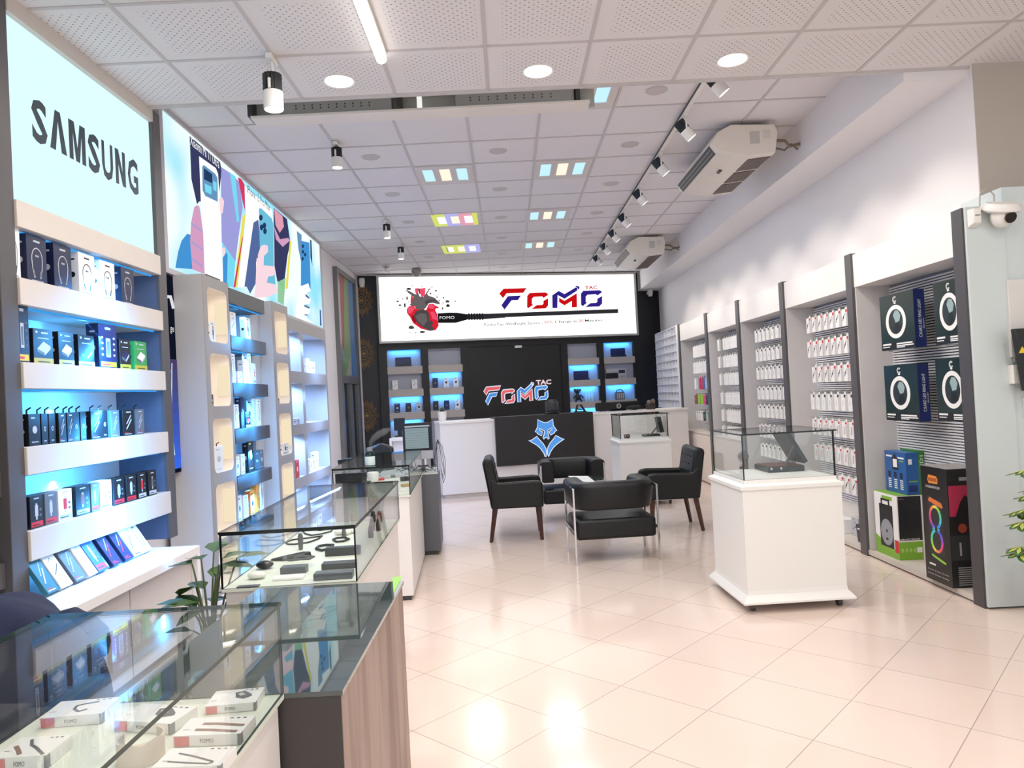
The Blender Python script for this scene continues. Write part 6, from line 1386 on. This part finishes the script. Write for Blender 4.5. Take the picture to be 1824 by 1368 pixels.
# ================================================================= SEATING
def superbox(x0,x1,y0,y1,z0,z1): return MB().box(x0,x1,y0,y1,z0,z1)
def tub_sofa(x, y, rz, label):
    t = thing('tub_chair', label, 'armchair', (x,y,0), rz, 'low black leather tub chairs'); W2, D = .34, .515
    superbox(-W2+.012,W2-.012,.02,D-.02,.19,.355).build('seat', LEATHER, t, local=True, bevel=.028, seg=3)
    sec = []; w_, z0, z1 = .065, .425, .655
    for cx_, cz, a in ((w_-.02,z1-.05,0),(-w_+.05,z1-.05,Q),(-w_+.02,z0+.02,PI),(w_-.02,z0+.02,1.5*PI)):
        r = .05 if cz > .5 else .02; r = .045 if cz > .5 else .02
        for i in range(4): sec.append((cx_+ (r*math.cos(a+Q*i/3)), cz+r*math.sin(a+Q*i/3)))
    P = [(-W2+.075,.012),(-W2+.075,.12),(-W2+.075,.30)]+[(-W2+.075+.10-.10*math.cos(k*Q/4),.335+.10*math.sin(k*Q/4)) for k in range(1,5)]
    P += [(-x_, y_) for x_, y_ in P[::-1]]
    R = []
    for i, (px_, py_) in enumerate(P):
        a, b_ = P[max(i-1,0)], P[min(i+1,len(P)-1)]; tx, ty = b_[0]-a[0], b_[1]-a[1]; L_ = math.hypot(tx,ty); nx, ny = -ty/L_, tx/L_
        R.append([(px_+nx*u, py_+ny*u, z) for u, z in sec])
    MB().rings(R).build('arm_cushion', LEATHER, t, local=True, bevel=.004)
    for sx in (-1,1):
        for yy in (.012,D-.012): MB().box(sx*W2-.008,sx*W2+.008,yy-.008,yy+.008,0,.615).build('leg', CHROME, t, local=True, bevel=.002)
        MB().box(sx*W2-.008,sx*W2+.008,.021,D-.021,.599,.615).build('arm_rail', CHROME, t, local=True, bevel=.002)
        MB().box(sx*W2-.009,sx*W2+.009,.023,D-.023,.255,.272).build('side_rail', CHROME, t, local=True, bevel=.002)
tub_sofa(.790,6.345,PI+.062,'black leather tub chair with its back to the shop front, chrome legs')
tub_sofa(.650,7.775,.02,'black leather tub chair facing the shop front, before the wolf panel')
def armchair(x, y, rz, label):
    t = thing('leg_armchair', label, 'armchair', (x,y,0), rz, 'black leather armchairs on wooden legs')
    superbox(-.205,.205,.0,.45,.315,.455).build('seat', LEATHER, t, local=True, bevel=.03, seg=3)
    for s in (-1,1):
        pr = [(.0,.315),(.0,.535),(.02,.562),(.08,.570),(.42,.560),(.47,.60),(.50,.62),(.50,.315)]
        x0, x1 = s*.205, s*.265
        MB().prism([(x0,a,b_) for a, b_ in pr], [(x1,a,b_) for a, b_ in pr]).build('arm', LEATHER, t, local=True, bevel=.02, seg=3, angle=.5)
    pr = [(.405,.32),(.425,.56),(.465,.775),(.50,.800),(.555,.785),(.565,.75),(.535,.56),(.50,.315)]
    MB().prism([(-.262,a,b_) for a, b_ in pr], [(.262,a,b_) for a, b_ in pr]).build('backrest', LEATHER, t, local=True, bevel=.022, seg=3, angle=.5)
    for r in range(3):
        for k in range(4 if r % 2 == 0 else 3):
            xx = (-.165+.11*k) if r % 2 == 0 else (-.11+.11*k); zz = .56+.075*r; MB().blob((xx,.424+.04*(zz-.56)/.215,zz), .009,.006,.009, n=8, k=5).build('button', LEATHER, t, local=True)
    for sx in (-1,1):
        MB().tube([(sx*.225,.045,.33),(sx*.232,.03,0)], [.026,.017], 4).build('leg', WOODB, t, local=True)
        MB().tube([(sx*.225,.46,.33),(sx*.235,.515,0)], [.026,.017], 4).build('leg', WOODB, t, local=True)
armchair(.285,7.14,Q,'black leather armchair with brown wooden legs, nearer the glass counters')
armchair(1.285,7.175,-Q,'black leather armchair with buttoned back and brown legs, nearer the product wall')
t = thing('glass_coffee_table', 'small clear low table with a white sheet among the black chairs', 'table', (.70,6.78,0))
MB().pane(.52,.88,6.45,7.18,.525,.537).build('tabletop', [GLASS, EDGE], t, smooth=False)
for xx in (.56,.84):
    for yy in (6.52,7.10): MB().tube([(xx,yy,0),(xx,yy,.5248)], .014, 10).build('leg', thin_glass('acrylic', (.96,.97,.97,1), 1.4, .10) if 'acrylic' not in bpy.data.materials else bpy.data.materials['acrylic'], t)
a = [onZ(x, y, .5376) for x, y in ((1012,848.5),(1047,848.5),(1062,860),(1030,862))]
solo(MB().prism(a, [p+Vector((0,0,.004)) for p in a]), 'white_folder', PW, 'white folder lying on the low clear table', 'folder')
